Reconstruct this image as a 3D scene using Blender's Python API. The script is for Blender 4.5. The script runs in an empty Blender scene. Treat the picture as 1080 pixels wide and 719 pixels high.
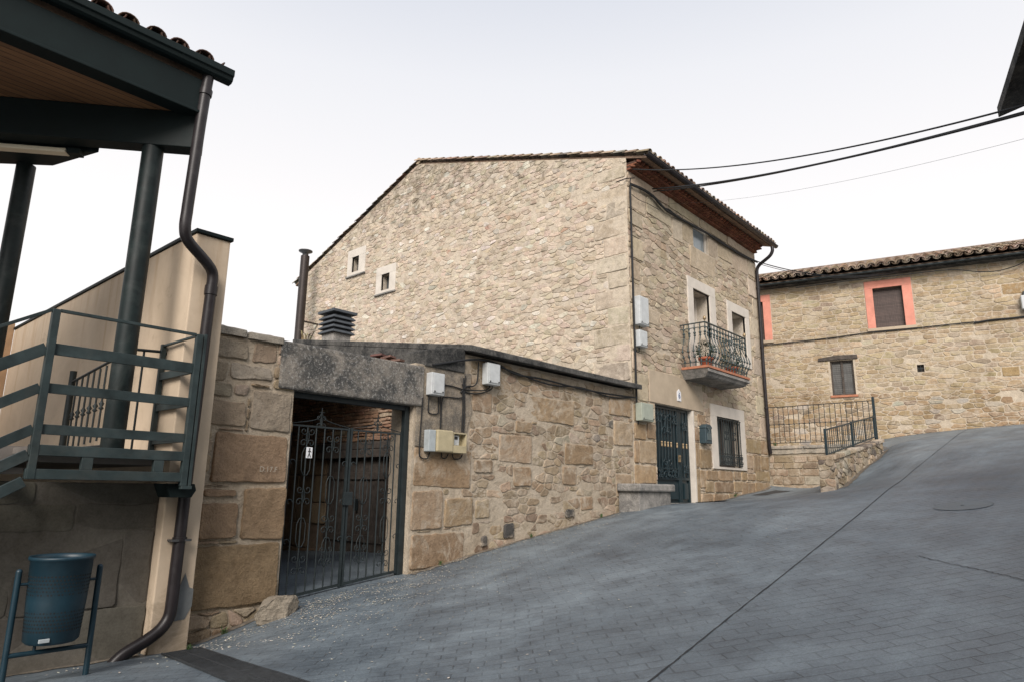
import bpy, bmesh, math, random
import numpy as np
from mathutils import Vector, Matrix

S = bpy.context.scene
COL = S.collection
R = math.radians

# ------------------------------------------------------------------ camera, sky, sun, exposure
cam_d = bpy.data.cameras.new("camera")
cam_d.sensor_width = 36.0
cam_d.lens = 710.0 / 1080.0 * 36.0
cam_d.clip_start = 0.05
cam_d.clip_end = 2000
cam = bpy.data.objects.new("camera", cam_d)
COL.objects.link(cam)
YAW, PITCH, ROLL = R(41.60), R(12.45), R(0.72)
_f = Vector((math.cos(PITCH) * math.cos(YAW), math.cos(PITCH) * math.sin(YAW), math.sin(PITCH)))
_r = Vector((math.sin(YAW), -math.cos(YAW), 0))
_u = _r.cross(_f)
_ri = _r * math.cos(ROLL) + _u * math.sin(ROLL)
_up = -_r * math.sin(ROLL) + _u * math.cos(ROLL)
M = Matrix((( _ri.x, _up.x, -_f.x, 0), (_ri.y, _up.y, -_f.y, 0), (_ri.z, _up.z, -_f.z, 1.6), (0, 0, 0, 1)))
cam.matrix_world = M
S.camera = cam

SUN_EL, SUN_AZ = R(36), R(212)       # azimuth of the sun measured from +x towards +y
world = bpy.data.worlds.new("World")
S.world = world
world.use_nodes = True
wn, wl = world.node_tree.nodes, world.node_tree.links
wn.clear()
wo = wn.new("ShaderNodeOutputWorld")
bg = wn.new("ShaderNodeBackground")
sky = wn.new("ShaderNodeTexSky")
sky.sky_type = 'NISHITA'
sky.sun_disc = False
sky.sun_elevation = SUN_EL
sky.sun_rotation = math.pi / 2 - SUN_AZ
sky.dust_density = 4.0
sky.air_density = 1.0
sky.ozone_density = 1.0
# thin high overcast veils the clear sky: pale towards the horizon, faintly blue overhead
tc = wn.new("ShaderNodeTexCoord")
sep = wn.new("ShaderNodeSeparateXYZ")
wl.new(tc.outputs['Generated'], sep.inputs[0])
rmp = wn.new("ShaderNodeValToRGB")
rmp.color_ramp.elements[0].position = 0.0
rmp.color_ramp.elements[0].color = (10.7, 10.35, 10.1, 1)
rmp.color_ramp.elements[1].position = 0.85
rmp.color_ramp.elements[1].color = (4.3, 5.0, 6.4, 1)
e = rmp.color_ramp.elements.new(0.36); e.color = (10.1, 9.8, 9.7, 1)
e = rmp.color_ramp.elements.new(0.55); e.color = (8.6, 8.65, 9.0, 1)
wl.new(sep.outputs['Z'], rmp.inputs['Fac'])
mx = wn.new("ShaderNodeMix"); mx.data_type = 'RGBA'
mx.inputs['Factor'].default_value = 0.93
wl.new(sky.outputs[0], mx.inputs[6])
wl.new(rmp.outputs[0], mx.inputs[7])
wl.new(mx.outputs[2], bg.inputs['Color'])
bg.inputs['Strength'].default_value = 0.10
wl.new(bg.outputs[0], wo.inputs['Surface'])

sun_d = bpy.data.lights.new("sun", 'SUN')
sun_d.energy = 3.7
sun_d.angle = R(30)
sun_d.color = (1.0, 0.93, 0.87)
sun = bpy.data.objects.new("sun", sun_d)
COL.objects.link(sun)
sd = Vector((math.cos(SUN_EL) * math.cos(SUN_AZ), math.cos(SUN_EL) * math.sin(SUN_AZ), math.sin(SUN_EL)))
sun.rotation_euler = sd.to_track_quat('Z', 'Y').to_euler()
sun.location = (-10, -10, 20)
S.view_settings.view_transform = 'Standard'
S.view_settings.look = 'None'
S.view_settings.gamma = 1
S.view_settings.exposure = 0.12
S.view_settings.use_curve_mapping = False

# ------------------------------------------------------------------ materials
def new_mat(name):
    m = bpy.data.materials.new(name)
    m.use_nodes = True
    n, l = m.node_tree.nodes, m.node_tree.links
    return m, n, l, n["Principled BSDF"]

def tex_noise(n, l, scale, detail=6, rough=0.6, vec=None, dist=0.0):
    t = n.new("ShaderNodeTexNoise")
    t.inputs['Scale'].default_value = scale
    t.inputs['Detail'].default_value = detail
    t.inputs['Roughness'].default_value = rough
    t.inputs['Distortion'].default_value = dist
    if vec is not None:
        l.new(vec, t.inputs['Vector'])
    return t

def ramp(n, l, fac, stops):
    r = n.new("ShaderNodeValToRGB")
    el = r.color_ramp.elements
    el[0].position, el[0].color = stops[0][0], (*stops[0][1], 1)
    el[1].position, el[1].color = stops[-1][0], (*stops[-1][1], 1)
    for p, c in stops[1:-1]:
        x = el.new(p); x.color = (*c, 1)
    l.new(fac, r.inputs['Fac'])
    return r

def mixc(n, l, mode, fac, a, b):
    m = n.new("ShaderNodeMix"); m.data_type = 'RGBA'; m.blend_type = mode
    for v, s in ((fac, 0), (a, 6), (b, 7)):
        if hasattr(v, 'is_linked'):
            l.new(v, m.inputs[s])
        elif s == 0:
            m.inputs[0].default_value = v
        else:
            m.inputs[s].default_value = (*v, 1)
    return m.outputs[2]

def bump(n, l, bs, height, strength, dist, prev=None):
    b = n.new("ShaderNodeBump")
    b.inputs['Strength'].default_value = strength
    b.inputs['Distance'].default_value = dist
    l.new(height, b.inputs['Height'])
    if prev is not None:
        l.new(prev, b.inputs['Normal'])
    l.new(b.outputs[0], bs.inputs['Normal'])
    return b.outputs[0]

def masonry(name, stain=(0.55, 0.52, 0.47), stain_amt=0.5, grain=0.5, lime=0.0, limec=(0.50, 0.46, 0.40), lscale=1.6, relief=0.55, topz=None):
    """Colour comes per stone from the face attribute 'col'; grain, blotches and weathering are added."""
    m, n, l, b = new_mat(name)
    at = n.new("ShaderNodeAttribute"); at.attribute_name = 'col'
    co = n.new("ShaderNodeTexCoord").outputs['Object']
    n1 = tex_noise(n, l, 9, 8, 0.65, co)
    n2 = tex_noise(n, l, 55, 5, 0.7, co)
    n3 = tex_noise(n, l, 0.9, 7, 0.62, co, 0.6)
    n4 = tex_noise(n, l, 2.7, 6, 0.6, co)
    c = mixc(n, l, 'MULTIPLY', 1.0, at.outputs['Color'], ramp(n, l, n1.outputs['Fac'], [(0.25, (0.74, 0.72, 0.70)), (0.5, (1, 1, 1)), (0.75, (1.18, 1.17, 1.14))]).outputs[0])
    c = mixc(n, l, 'MULTIPLY', 1.0, c, ramp(n, l, n2.outputs['Fac'], [(0.3, (0.78, 0.77, 0.76)), (0.55, (1, 1, 1)), (0.8, (1.12, 1.12, 1.1))]).outputs[0])
    f = ramp(n, l, n3.outputs['Fac'], [(0.5, (0, 0, 0)), (0.72, (stain_amt,) * 3)])
    c = mixc(n, l, 'MULTIPLY', f.outputs[0], c, stain)
    c = mixc(n, l, 'MULTIPLY', 1.0, c, ramp(n, l, n4.outputs['Fac'], [(0.3, (0.9, 0.89, 0.87)), (0.7, (1.08, 1.08, 1.08))]).outputs[0])
    if topz:      # black lichen that grows along the top of the wall
        sz = n.new("ShaderNodeSeparateXYZ"); l.new(co, sz.inputs[0])
        mr = n.new("ShaderNodeMapRange"); mr.inputs[1].default_value = topz - 2.6; mr.inputs[2].default_value = topz
        mr.inputs[3].default_value = 0.0; mr.inputs[4].default_value = 0.22
        l.new(sz.outputs[2], mr.inputs[0])
        nl = tex_noise(n, l, 3.2, 9, 0.72, co, 0.3)
        ad = n.new("ShaderNodeMath"); ad.operation = 'ADD'; l.new(nl.outputs['Fac'], ad.inputs[0]); l.new(mr.outputs[0], ad.inputs[1])
        f = ramp(n, l, ad.outputs[0], [(0.60, (0, 0, 0)), (0.74, (0.8,) * 3)])
        c = mixc(n, l, 'MULTIPLY', f.outputs[0], c, (0.42, 0.41, 0.39))
    if lime:
        n5 = tex_noise(n, l, lscale, 9, 0.72, co, 0.8)
        f = ramp(n, l, n5.outputs['Fac'], [(0.48, (0, 0, 0)), (0.64, (lime,) * 3)])
        c = mixc(n, l, 'MIX', f.outputs[0], c, limec)
    l.new(c, b.inputs['Base Color'])
    b.inputs['Roughness'].default_value = 0.93
    b.inputs['Specular IOR Level'].default_value = 0.2
    nm = tex_noise(n, l, 5, 9, 0.75, co, 0.5)
    p0 = bump(n, l, b, nm.outputs['Fac'], relief, 0.04)
    p = bump(n, l, b, n1.outputs['Fac'], 0.6 * grain * 2, 0.03, p0)
    bump(n, l, b, n2.outputs['Fac'], 0.5 * grain * 2, 0.012, p)
    return m

def plain(name, col, rough=0.6, metal=0.0, spec=0.4, var=0.15, scale=6, bscale=40, bst=0.15, bdist=0.004, dirt=None, dirt_amt=0.5):
    m, n, l, b = new_mat(name)
    co = n.new("ShaderNodeTexCoord").outputs['Object']
    n1 = tex_noise(n, l, scale, 7, 0.65, co)
    lo, hi = 1 - var, 1 + var
    c = mixc(n, l, 'MULTIPLY', 1.0, col, ramp(n, l, n1.outputs['Fac'], [(0.3, (lo,) * 3), (0.7, (hi,) * 3)]).outputs[0])
    if dirt:
        n3 = tex_noise(n, l, scale * 0.6, 9, 0.7, co, 0.5)
        f = ramp(n, l, n3.outputs['Fac'], [(0.5, (0, 0, 0)), (0.7, (dirt_amt,) * 3)])
        c = mixc(n, l, 'MIX', f.outputs[0], c, dirt)
    l.new(c, b.inputs['Base Color'])
    rr = n.new("ShaderNodeMapRange")
    rr.inputs[3].default_value = max(0, rough - 0.12); rr.inputs[4].default_value = min(1, rough + 0.12)
    l.new(n1.outputs['Fac'], rr.inputs[0]); l.new(rr.outputs[0], b.inputs['Roughness'])
    b.inputs['Metallic'].default_value = metal
    b.inputs['Specular IOR Level'].default_value = spec
    n2 = tex_noise(n, l, bscale, 5, 0.6, co)
    bump(n, l, b, n2.outputs['Fac'], bst, bdist)
    return m

def lichen_concrete(name, base, dark, pale, amt=0.5):
    m, n, l, b = new_mat(name)
    co = n.new("ShaderNodeTexCoord").outputs['Object']
    n1 = tex_noise(n, l, 3.0, 9, 0.72, co, 0.4)
    n2 = tex_noise(n, l, 26, 7, 0.75, co)
    n3 = tex_noise(n, l, 70, 4, 0.7, co)
    c = mixc(n, l, 'MIX', ramp(n, l, n1.outputs['Fac'], [(0.36, (0, 0, 0)), (0.58, (1, 1, 1))]).outputs[0], base, dark)
    c = mixc(n, l, 'MIX', ramp(n, l, n2.outputs['Fac'], [(0.52, (0, 0, 0)), (0.62, (amt,) * 3)]).outputs[0], c, pale)
    c = mixc(n, l, 'MULTIPLY', 1.0, c, ramp(n, l, n3.outputs['Fac'], [(0.3, (0.6, 0.6, 0.6)), (0.7, (1.3, 1.3, 1.3))]).outputs[0])
    l.new(c, b.inputs['Base Color'])
    b.inputs['Roughness'].default_value = 0.95
    b.inputs['Specular IOR Level'].default_value = 0.15
    p = bump(n, l, b, n2.outputs['Fac'], 0.8, 0.02)
    bump(n, l, b, n3.outputs['Fac'], 0.5, 0.008, p)
    return m

def attr_mat(name, rough=0.85, var=0.25, bst=0.4):
    m, n, l, b = new_mat(name)
    at = n.new("ShaderNodeAttribute"); at.attribute_name = 'col'
    co = n.new("ShaderNodeTexCoord").outputs['Object']
    n1 = tex_noise(n, l, 22, 7, 0.7, co)
    n2 = tex_noise(n, l, 4, 7, 0.7, co)
    c = mixc(n, l, 'MULTIPLY', 1.0, at.outputs['Color'], ramp(n, l, n1.outputs['Fac'], [(0.3, (1 - var,) * 3), (0.7, (1 + var,) * 3)]).outputs[0])
    c = mixc(n, l, 'MULTIPLY', 1.0, c, ramp(n, l, n2.outputs['Fac'], [(0.35, (0.65, 0.66, 0.66)), (0.6, (1.1, 1.1, 1.1))]).outputs[0])
    l.new(c, b.inputs['Base Color'])
    b.inputs['Roughness'].default_value = rough
    b.inputs['Specular IOR Level'].default_value = 0.25
    bump(n, l, b, n1.outputs['Fac'], bst, 0.01)
    return m

def road_mat():
    m, n, l, b = new_mat("stamped_paving")
    tcn = n.new("ShaderNodeTexCoord").outputs['Object']
    mp = n.new("ShaderNodeMapping")
    mp.inputs['Rotation'].default_value = (0, 0, R(46))
    l.new(tcn, mp.inputs['Vector'])
    wob = tex_noise(n, l, 0.5, 3, 0.5, tcn)
    add = n.new("ShaderNodeVectorMath"); add.operation = 'MULTIPLY_ADD'
    l.new(wob.outputs['Color'], add.inputs[0]); add.inputs[1].default_value = (0.35, 0.35, 0); l.new(mp.outputs[0], add.inputs[2])
    br = n.new("ShaderNodeTexBrick")
    l.new(add.outputs[0], br.inputs['Vector'])
    br.inputs['Scale'].default_value = 1.0
    br.inputs['Brick Width'].default_value = 0.235
    br.inputs['Row Height'].default_value = 0.112
    br.inputs['Mortar Size'].default_value = 0.007
    br.inputs['Mortar Smooth'].default_value = 0.6
    br.inputs['Bias'].default_value = 0.0
    br.inputs['Color1'].default_value = (0.124, 0.152, 0.172, 1)
    br.inputs['Color2'].default_value = (0.152, 0.182, 0.203, 1)
    br.inputs['Mortar'].default_value = (0.080, 0.097, 0.109, 1)
    big = tex_noise(n, l, 0.35, 8, 0.62, tcn, 0.7)
    mid = tex_noise(n, l, 2.2, 8, 0.7, tcn, 0.3)
    fin = tex_noise(n, l, 60, 6, 0.7, tcn)
    # joints worn away in places
    wear = ramp(n, l, mid.outputs['Fac'], [(0.38, (0, 0, 0)), (0.60, (0.8, 0.8, 0.8))])
    c = mixc(n, l, 'MIX', wear.outputs[0], br.outputs['Color'], (0.142, 0.172, 0.192))
    c = mixc(n, l, 'MULTIPLY', 1.0, c, ramp(n, l, big.outputs['Fac'], [(0.3, (0.62, 0.64, 0.66)), (0.5, (1, 1, 1)), (0.72, (1.4, 1.37, 1.33))]).outputs[0])
    c = mixc(n, l, 'MULTIPLY', 1.0, c, ramp(n, l, mid.outputs['Fac'], [(0.3, (0.66, 0.67, 0.69)), (0.7, (1.28, 1.27, 1.25))]).outputs[0])
    c = mixc(n, l, 'MULTIPLY', 1.0, c, ramp(n, l, fin.outputs['Fac'], [(0.3, (0.72, 0.72, 0.72)), (0.7, (1.25, 1.25, 1.25))]).outputs[0])
    mps = n.new("ShaderNodeMapping"); l.new(tcn, mps.inputs['Vector']); mps.inputs['Rotation'].default_value = (0, 0, R(-3)); mps.inputs['Scale'].default_value = (0.12, 1.3, 1)
    trk = tex_noise(n, l, 1.0, 5, 0.55, mps.outputs[0])
    c = mixc(n, l, 'MULTIPLY', 1.0, c, ramp(n, l, trk.outputs['Fac'], [(0.35, (0.82, 0.82, 0.83)), (0.65, (1.16, 1.15, 1.14))]).outputs[0])
    oil = tex_noise(n, l, 0.9, 4, 0.5, tcn, 1.2)
    c = mixc(n, l, 'MULTIPLY', ramp(n, l, oil.outputs['Fac'], [(0.66, (0, 0, 0)), (0.74, (0.55,) * 3)]).outputs[0], c, (0.5, 0.5, 0.5))
    sp = tex_noise(n, l, 7, 10, 0.8, tcn)
    f = ramp(n, l, sp.outputs['Fac'], [(0.60, (0, 0, 0)), (0.70, (0.4, 0.4, 0.4))])
    c = mixc(n, l, 'MIX', f.outputs[0], c, (0.28, 0.28, 0.27))
    l.new(c, b.inputs['Base Color'])
    rr = n.new("ShaderNodeMapRange"); rr.inputs[3].default_value = 0.34; rr.inputs[4].default_value = 0.62
    l.new(mid.outputs['Fac'], rr.inputs[0]); l.new(rr.outputs[0], b.inputs['Roughness'])
    b.inputs['Specular IOR Level'].default_value = 0.5
    inv = n.new("ShaderNodeMath"); inv.operation = 'MULTIPLY_ADD'
    l.new(br.outputs['Fac'], inv.inputs[0]); inv.inputs[1].default_value = -0.8; l.new(mid.outputs['Fac'], inv.inputs[2])
    p = bump(n, l, b, inv.outputs[0], 0.55, 0.02)
    bump(n, l, b, fin.outputs['Fac'], 0.5, 0.006, p)
    return m

def board_mat(name, col, axis, pitch, rough=0.6):
    m, n, l, b = new_mat(name)
    co = n.new("ShaderNodeTexCoord").outputs['Object']
    sp = n.new("ShaderNodeSeparateXYZ"); l.new(co, sp.inputs[0])
    d = n.new("ShaderNodeMath"); d.operation = 'DIVIDE'; l.new(sp.outputs[axis], d.inputs[0]); d.inputs[1].default_value = pitch
    fr = n.new("ShaderNodeMath"); fr.operation = 'FRACT'; l.new(d.outputs[0], fr.inputs[0])
    fl = n.new("ShaderNodeMath"); fl.operation = 'FLOOR'; l.new(d.outputs[0], fl.inputs[0])
    wn_ = n.new("ShaderNodeTexWhiteNoise"); wn_.noise_dimensions = '1D'; l.new(fl.outputs[0], wn_.inputs['W'])
    groove = ramp(n, l, fr.outputs[0], [(0.0, (0.15,) * 3), (0.10, (1, 1, 1)), (0.9, (1, 1, 1)), (1.0, (0.15,) * 3)])
    mp = n.new("ShaderNodeMapping"); l.new(co, mp.inputs['Vector'])
    mp.inputs['Scale'].default_value = (1.5, 30, 30) if axis == 1 else (30, 30, 1.5)
    g = tex_noise(n, l, 2.0, 6, 0.6, mp.outputs[0])
    c = mixc(n, l, 'MULTIPLY', 1.0, col, groove.outputs[0])
    c = mixc(n, l, 'MULTIPLY', 1.0, c, ramp(n, l, g.outputs['Fac'], [(0.3, (0.6, 0.58, 0.55)), (0.7, (1.3, 1.3, 1.3))]).outputs[0])
    c = mixc(n, l, 'MULTIPLY', 0.6, c, ramp(n, l, wn_.outputs['Value'], [(0.0, (0.6, 0.6, 0.6)), (1.0, (1.3, 1.3, 1.3))]).outputs[0])
    l.new(c, b.inputs['Base Color']); b.inputs['Roughness'].default_value = rough
    bump(n, l, b, groove.outputs[0], 0.6, 0.01)
    return m

def stucco_mat():
    m, n, l, b = new_mat("tan_stucco")
    co = n.new("ShaderNodeTexCoord").outputs['Object']
    mp = n.new("ShaderNodeMapping"); l.new(co, mp.inputs['Vector']); mp.inputs['Scale'].default_value = (1.6, 1.6, 0.5)
    n1 = tex_noise(n, l, 1.2, 8, 0.65, mp.outputs[0], 0.4)
    n2 = tex_noise(n, l, 1.3, 8, 0.7, co, 0.5)
    n3 = tex_noise(n, l, 45, 6, 0.7, co)
    c = ramp(n, l, n1.outputs['Fac'], [(0.15, (0.50, 0.395, 0.285)), (0.36, (0.565, 0.455, 0.335)), (0.8, (0.59, 0.485, 0.365))]).outputs[0]
    c = mixc(n, l, 'MULTIPLY', 1.0, c, ramp(n, l, n2.outputs['Fac'], [(0.3, (0.86, 0.85, 0.83)), (0.7, (1.08, 1.08, 1.08))]).outputs[0])
    # rusty run marks below the coping and grey splashes near the ground
    mp2 = n.new("ShaderNodeMapping"); l.new(co, mp2.inputs['Vector']); mp2.inputs['Scale'].default_value = (7, 7, 0.45)
    n4 = tex_noise(n, l, 1.0, 6, 0.6, mp2.outputs[0])
    sz = n.new("ShaderNodeSeparateXYZ"); l.new(co, sz.inputs[0])
    mr = n.new("ShaderNodeMapRange"); mr.inputs[1].default_value = 2.6; mr.inputs[2].default_value = 4.4; mr.inputs[3].default_value = 0.0; mr.inputs[4].default_value = 0.16
    l.new(sz.outputs[2], mr.inputs[0])
    ad = n.new("ShaderNodeMath"); ad.operation = 'ADD'; l.new(n4.outputs['Fac'], ad.inputs[0]); l.new(mr.outputs[0], ad.inputs[1])
    c = mixc(n, l, 'MULTIPLY', ramp(n, l, ad.outputs[0], [(0.64, (0, 0, 0)), (0.80, (0.5,) * 3)]).outputs[0], c, (0.70, 0.58, 0.45))
    n5 = tex_noise(n, l, 2.2, 9, 0.75, co, 0.6)
    mr2 = n.new("ShaderNodeMapRange"); mr2.inputs[1].default_value = 0.0; mr2.inputs[2].default_value = 1.3; mr2.inputs[3].default_value = 0.2; mr2.inputs[4].default_value = 0.0
    l.new(sz.outputs[2], mr2.inputs[0])
    ad2 = n.new("ShaderNodeMath"); ad2.operation = 'ADD'; l.new(n5.outputs['Fac'], ad2.inputs[0]); l.new(mr2.outputs[0], ad2.inputs[1])
    c = mixc(n, l, 'MULTIPLY', ramp(n, l, ad2.outputs[0], [(0.60, (0, 0, 0)), (0.74, (0.7,) * 3)]).outputs[0], c, (0.55, 0.53, 0.5))
    l.new(c, b.inputs['Base Color']); b.inputs['Roughness'].default_value = 0.9
    b.inputs['Specular IOR Level'].default_value = 0.2
    bump(n, l, b, n3.outputs['Fac'], 0.35, 0.006)
    return m

MAT = dict(
    road=road_mat(),
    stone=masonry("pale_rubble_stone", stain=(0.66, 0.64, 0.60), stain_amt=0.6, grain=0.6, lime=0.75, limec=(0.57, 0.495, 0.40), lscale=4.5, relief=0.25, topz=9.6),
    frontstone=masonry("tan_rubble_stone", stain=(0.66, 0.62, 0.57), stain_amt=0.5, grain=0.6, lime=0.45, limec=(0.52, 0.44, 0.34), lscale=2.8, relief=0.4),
    oldstone=masonry("worn_sandstone", stain=(0.55, 0.5, 0.45), stain_amt=0.6, grain=0.7, lime=0.8, limec=(0.48, 0.41, 0.32), lscale=3.2),
    brownstone=masonry("brown_sandstone", stain=(0.6, 0.55, 0.5), stain_amt=0.6, grain=0.9),
    limestone=plain("pale_dressed_limestone", (0.60, 0.55, 0.48), 0.8, 0, 0.25, 0.1, 3, 50, 0.25, 0.006, (0.42, 0.38, 0.33), 0.35),
    sandrender=plain("smooth_sand_render", (0.44, 0.36, 0.265), 0.9, 0, 0.2, 0.12, 2.5, 60, 0.25, 0.006, (0.34, 0.28, 0.21), 0.5),
    lintel=lichen_concrete("lichen_concrete", (0.30, 0.27, 0.23), (0.075, 0.075, 0.072), (0.42, 0.41, 0.38), 0.7),
    coping=lichen_concrete("black_weathered_concrete", (0.13, 0.125, 0.115), (0.035, 0.036, 0.036), (0.2, 0.19, 0.17), 0.35),
    greyconc=lichen_concrete("grey_concrete", (0.36, 0.34, 0.31), (0.17, 0.165, 0.155), (0.5, 0.48, 0.45), 0.35),
    tile=attr_mat("clay_roof_tile"),
    brick=attr_mat("thin_clay_brick", 0.9, 0.25, 0.6),
    tealmetal=plain("teal_painted_steel", (0.028, 0.041, 0.042), 0.5, 0.0, 0.3, 0.4, 5, 60, 0.12, 0.002, (0.060, 0.065, 0.060), 0.55), colmetal=plain("blotched_dark_green_steel", (0.008, 0.015, 0.015), 0.5, 0.0, 0.3, 0.5, 6, 60, 0.15, 0.003, (0.045, 0.055, 0.052), 0.6),
    darkbeam=plain("dark_green_painted_steel", (0.006, 0.012, 0.012), 0.6, 0.0, 0.2, 0.2, 4, 40, 0.1, 0.003),
    iron=plain("black_wrought_iron", (0.022, 0.030, 0.032), 0.5, 0.2, 0.4, 0.25, 12, 80, 0.25, 0.002),
    doorpaint=plain("dark_teal_door_paint", (0.011, 0.025, 0.031), 0.4, 0.0, 0.5, 0.2, 6, 60, 0.1, 0.002),
    bin=plain("blue_painted_steel", (0.007, 0.028, 0.042), 0.45, 0.0, 0.45, 0.18, 7, 70, 0.1, 0.002, (0.03, 0.05, 0.06), 0.4),
    balmetal=plain("weathered_green_iron", (0.048, 0.066, 0.066), 0.5, 0.1, 0.45, 0.35, 20, 90, 0.3, 0.003),
    pipe=plain("dark_brown_pipe", (0.017, 0.014, 0.015), 0.4, 0.0, 0.35, 0.3, 5, 60, 0.1, 0.002, (0.06, 0.055, 0.055), 0.35),
    greypipe=plain("dark_grey_pipe", (0.07, 0.072, 0.074), 0.4, 0.3, 0.5, 0.15, 5, 60, 0.05, 0.002),
    cable=plain("black_cable", (0.016, 0.017, 0.018), 0.6, 0, 0.3, 0.2, 8, 60, 0.1, 0.002),
    brass=plain("tarnished_brass", (0.40, 0.30, 0.18), 0.5, 0.7, 0.5, 0.15, 10, 80, 0.1, 0.001),
    box_white=plain("weathered_white_plastic", (0.50, 0.52, 0.52), 0.5, 0, 0.4, 0.12, 8, 60, 0.05, 0.002, (0.42, 0.42, 0.39), 0.45),
    box_grey=plain("grey_plastic", (0.38, 0.42, 0.43), 0.5, 0, 0.4, 0.12, 8, 60, 0.05, 0.002, (0.25, 0.25, 0.23), 0.5),
    box_olive=plain("olive_grey_plastic", (0.33, 0.36, 0.30), 0.5, 0, 0.4, 0.12, 8, 60, 0.05, 0.002),
    box_yellow=plain("yellowed_plastic", (0.43, 0.37, 0.235), 0.55, 0, 0.35, 0.15, 9, 60, 0.05, 0.002, (0.30, 0.25, 0.14), 0.5),
    relief=plain("grey_teal_relief", (0.09, 0.12, 0.125), 0.5), darkbox=plain("dark_teal_mailbox_paint", (0.035, 0.060, 0.072), 0.45, 0, 0.5, 0.15, 8, 60, 0.05, 0.002),
    coral=plain("coral_painted_render", (0.64, 0.27, 0.20), 0.9, 0, 0.2, 0.16, 3, 60, 0.2, 0.004, (0.50, 0.26, 0.20), 0.6),
    shutter=None, soffit=None,
    oldwood=plain("rotten_grey_timber", (0.085, 0.072, 0.062), 0.9, 0, 0.2, 0.4, 9, 60, 0.6, 0.01, (0.035, 0.03, 0.028), 0.6),
    glass=None,
    inner=plain("dark_interior", (0.05, 0.045, 0.04), 0.9),
    whiteplate=plain("white_enamel", (0.75, 0.76, 0.78), 0.3, 0, 0.5, 0.04),
    blueink=plain("blue_enamel_digit", (0.03, 0.08, 0.22), 0.4),
    blackink=plain("black_ink", (0.02, 0.02, 0.02), 0.6),
    chalk=plain("faded_white_paint", (0.37, 0.325, 0.265), 0.9, 0, 0.2, 0.3, 60),
    terracotta=plain("terracotta", (0.36, 0.115, 0.065), 0.8, 0, 0.25, 0.2, 9, 60, 0.2, 0.003),
    leaf=attr_mat("dark_green_leaf", 0.55, 0.3, 0.2),
    stucco=stucco_mat(),
    patch=plain("grey_cement_patch", (0.16, 0.17, 0.17), 0.9, 0, 0.2, 0.2, 8),
    tube=plain("yellowed_lamp_diffuser", (0.72, 0.64, 0.48), 0.45, 0, 0.4, 0.06),
    redtile=plain("red_clay_floor_edge", (0.40, 0.17, 0.10), 0.8, 0, 0.25, 0.2, 9, 60, 0.2, 0.003),
    grate=plain("cast_iron_grating", (0.045, 0.049, 0.052), 0.6, 0.2, 0.35, 0.3, 20, 60, 0.2, 0.003),
    black=plain("drain_pit", (0.008, 0.008, 0.008), 0.9),
    crack=plain("hairline_crack", (0.065, 0.075, 0.082), 0.8), tar=plain("tar_joint", (0.034, 0.036, 0.039), 0.7, 0, 0.3, 0.4, 8, 60, 0.4, 0.006),
    petal=attr_mat("dry_petals", 0.9, 0.2, 0.2),
    flue=plain("dark_brown_flue", (0.040, 0.032, 0.029), 0.45, 0.4, 0.4, 0.2, 4),
    ventslat=plain("dark_slate_louvre", (0.075, 0.085, 0.095), 0.7, 0, 0.35, 0.25, 7, 60, 0.3, 0.004),
    deck=plain("porch_concrete", (0.20, 0.18, 0.16), 0.9),
)
MAT['soffit'] = board_mat("brown_soffit_boards", (0.25, 0.13, 0.062), 1, 0.095)
MAT['shutter'] = board_mat("brown_roller_shutter", (0.075, 0.05, 0.042), 2, 0.05)
MAT['greyshutter'] = board_mat("grey_slatted_shutter", (0.10, 0.10, 0.095), 2, 0.07)
g_, n_, l_, b_ = new_mat("window_glass")
b_.inputs['Base Color'].default_value = (0.05, 0.06, 0.065, 1); b_.inputs['Roughness'].default_value = 0.08
b_.inputs['Specular IOR Level'].default_value = 0.7
MAT['glass'] = g_

# ------------------------------------------------------------------ mesh helpers
ORG = {}

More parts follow.
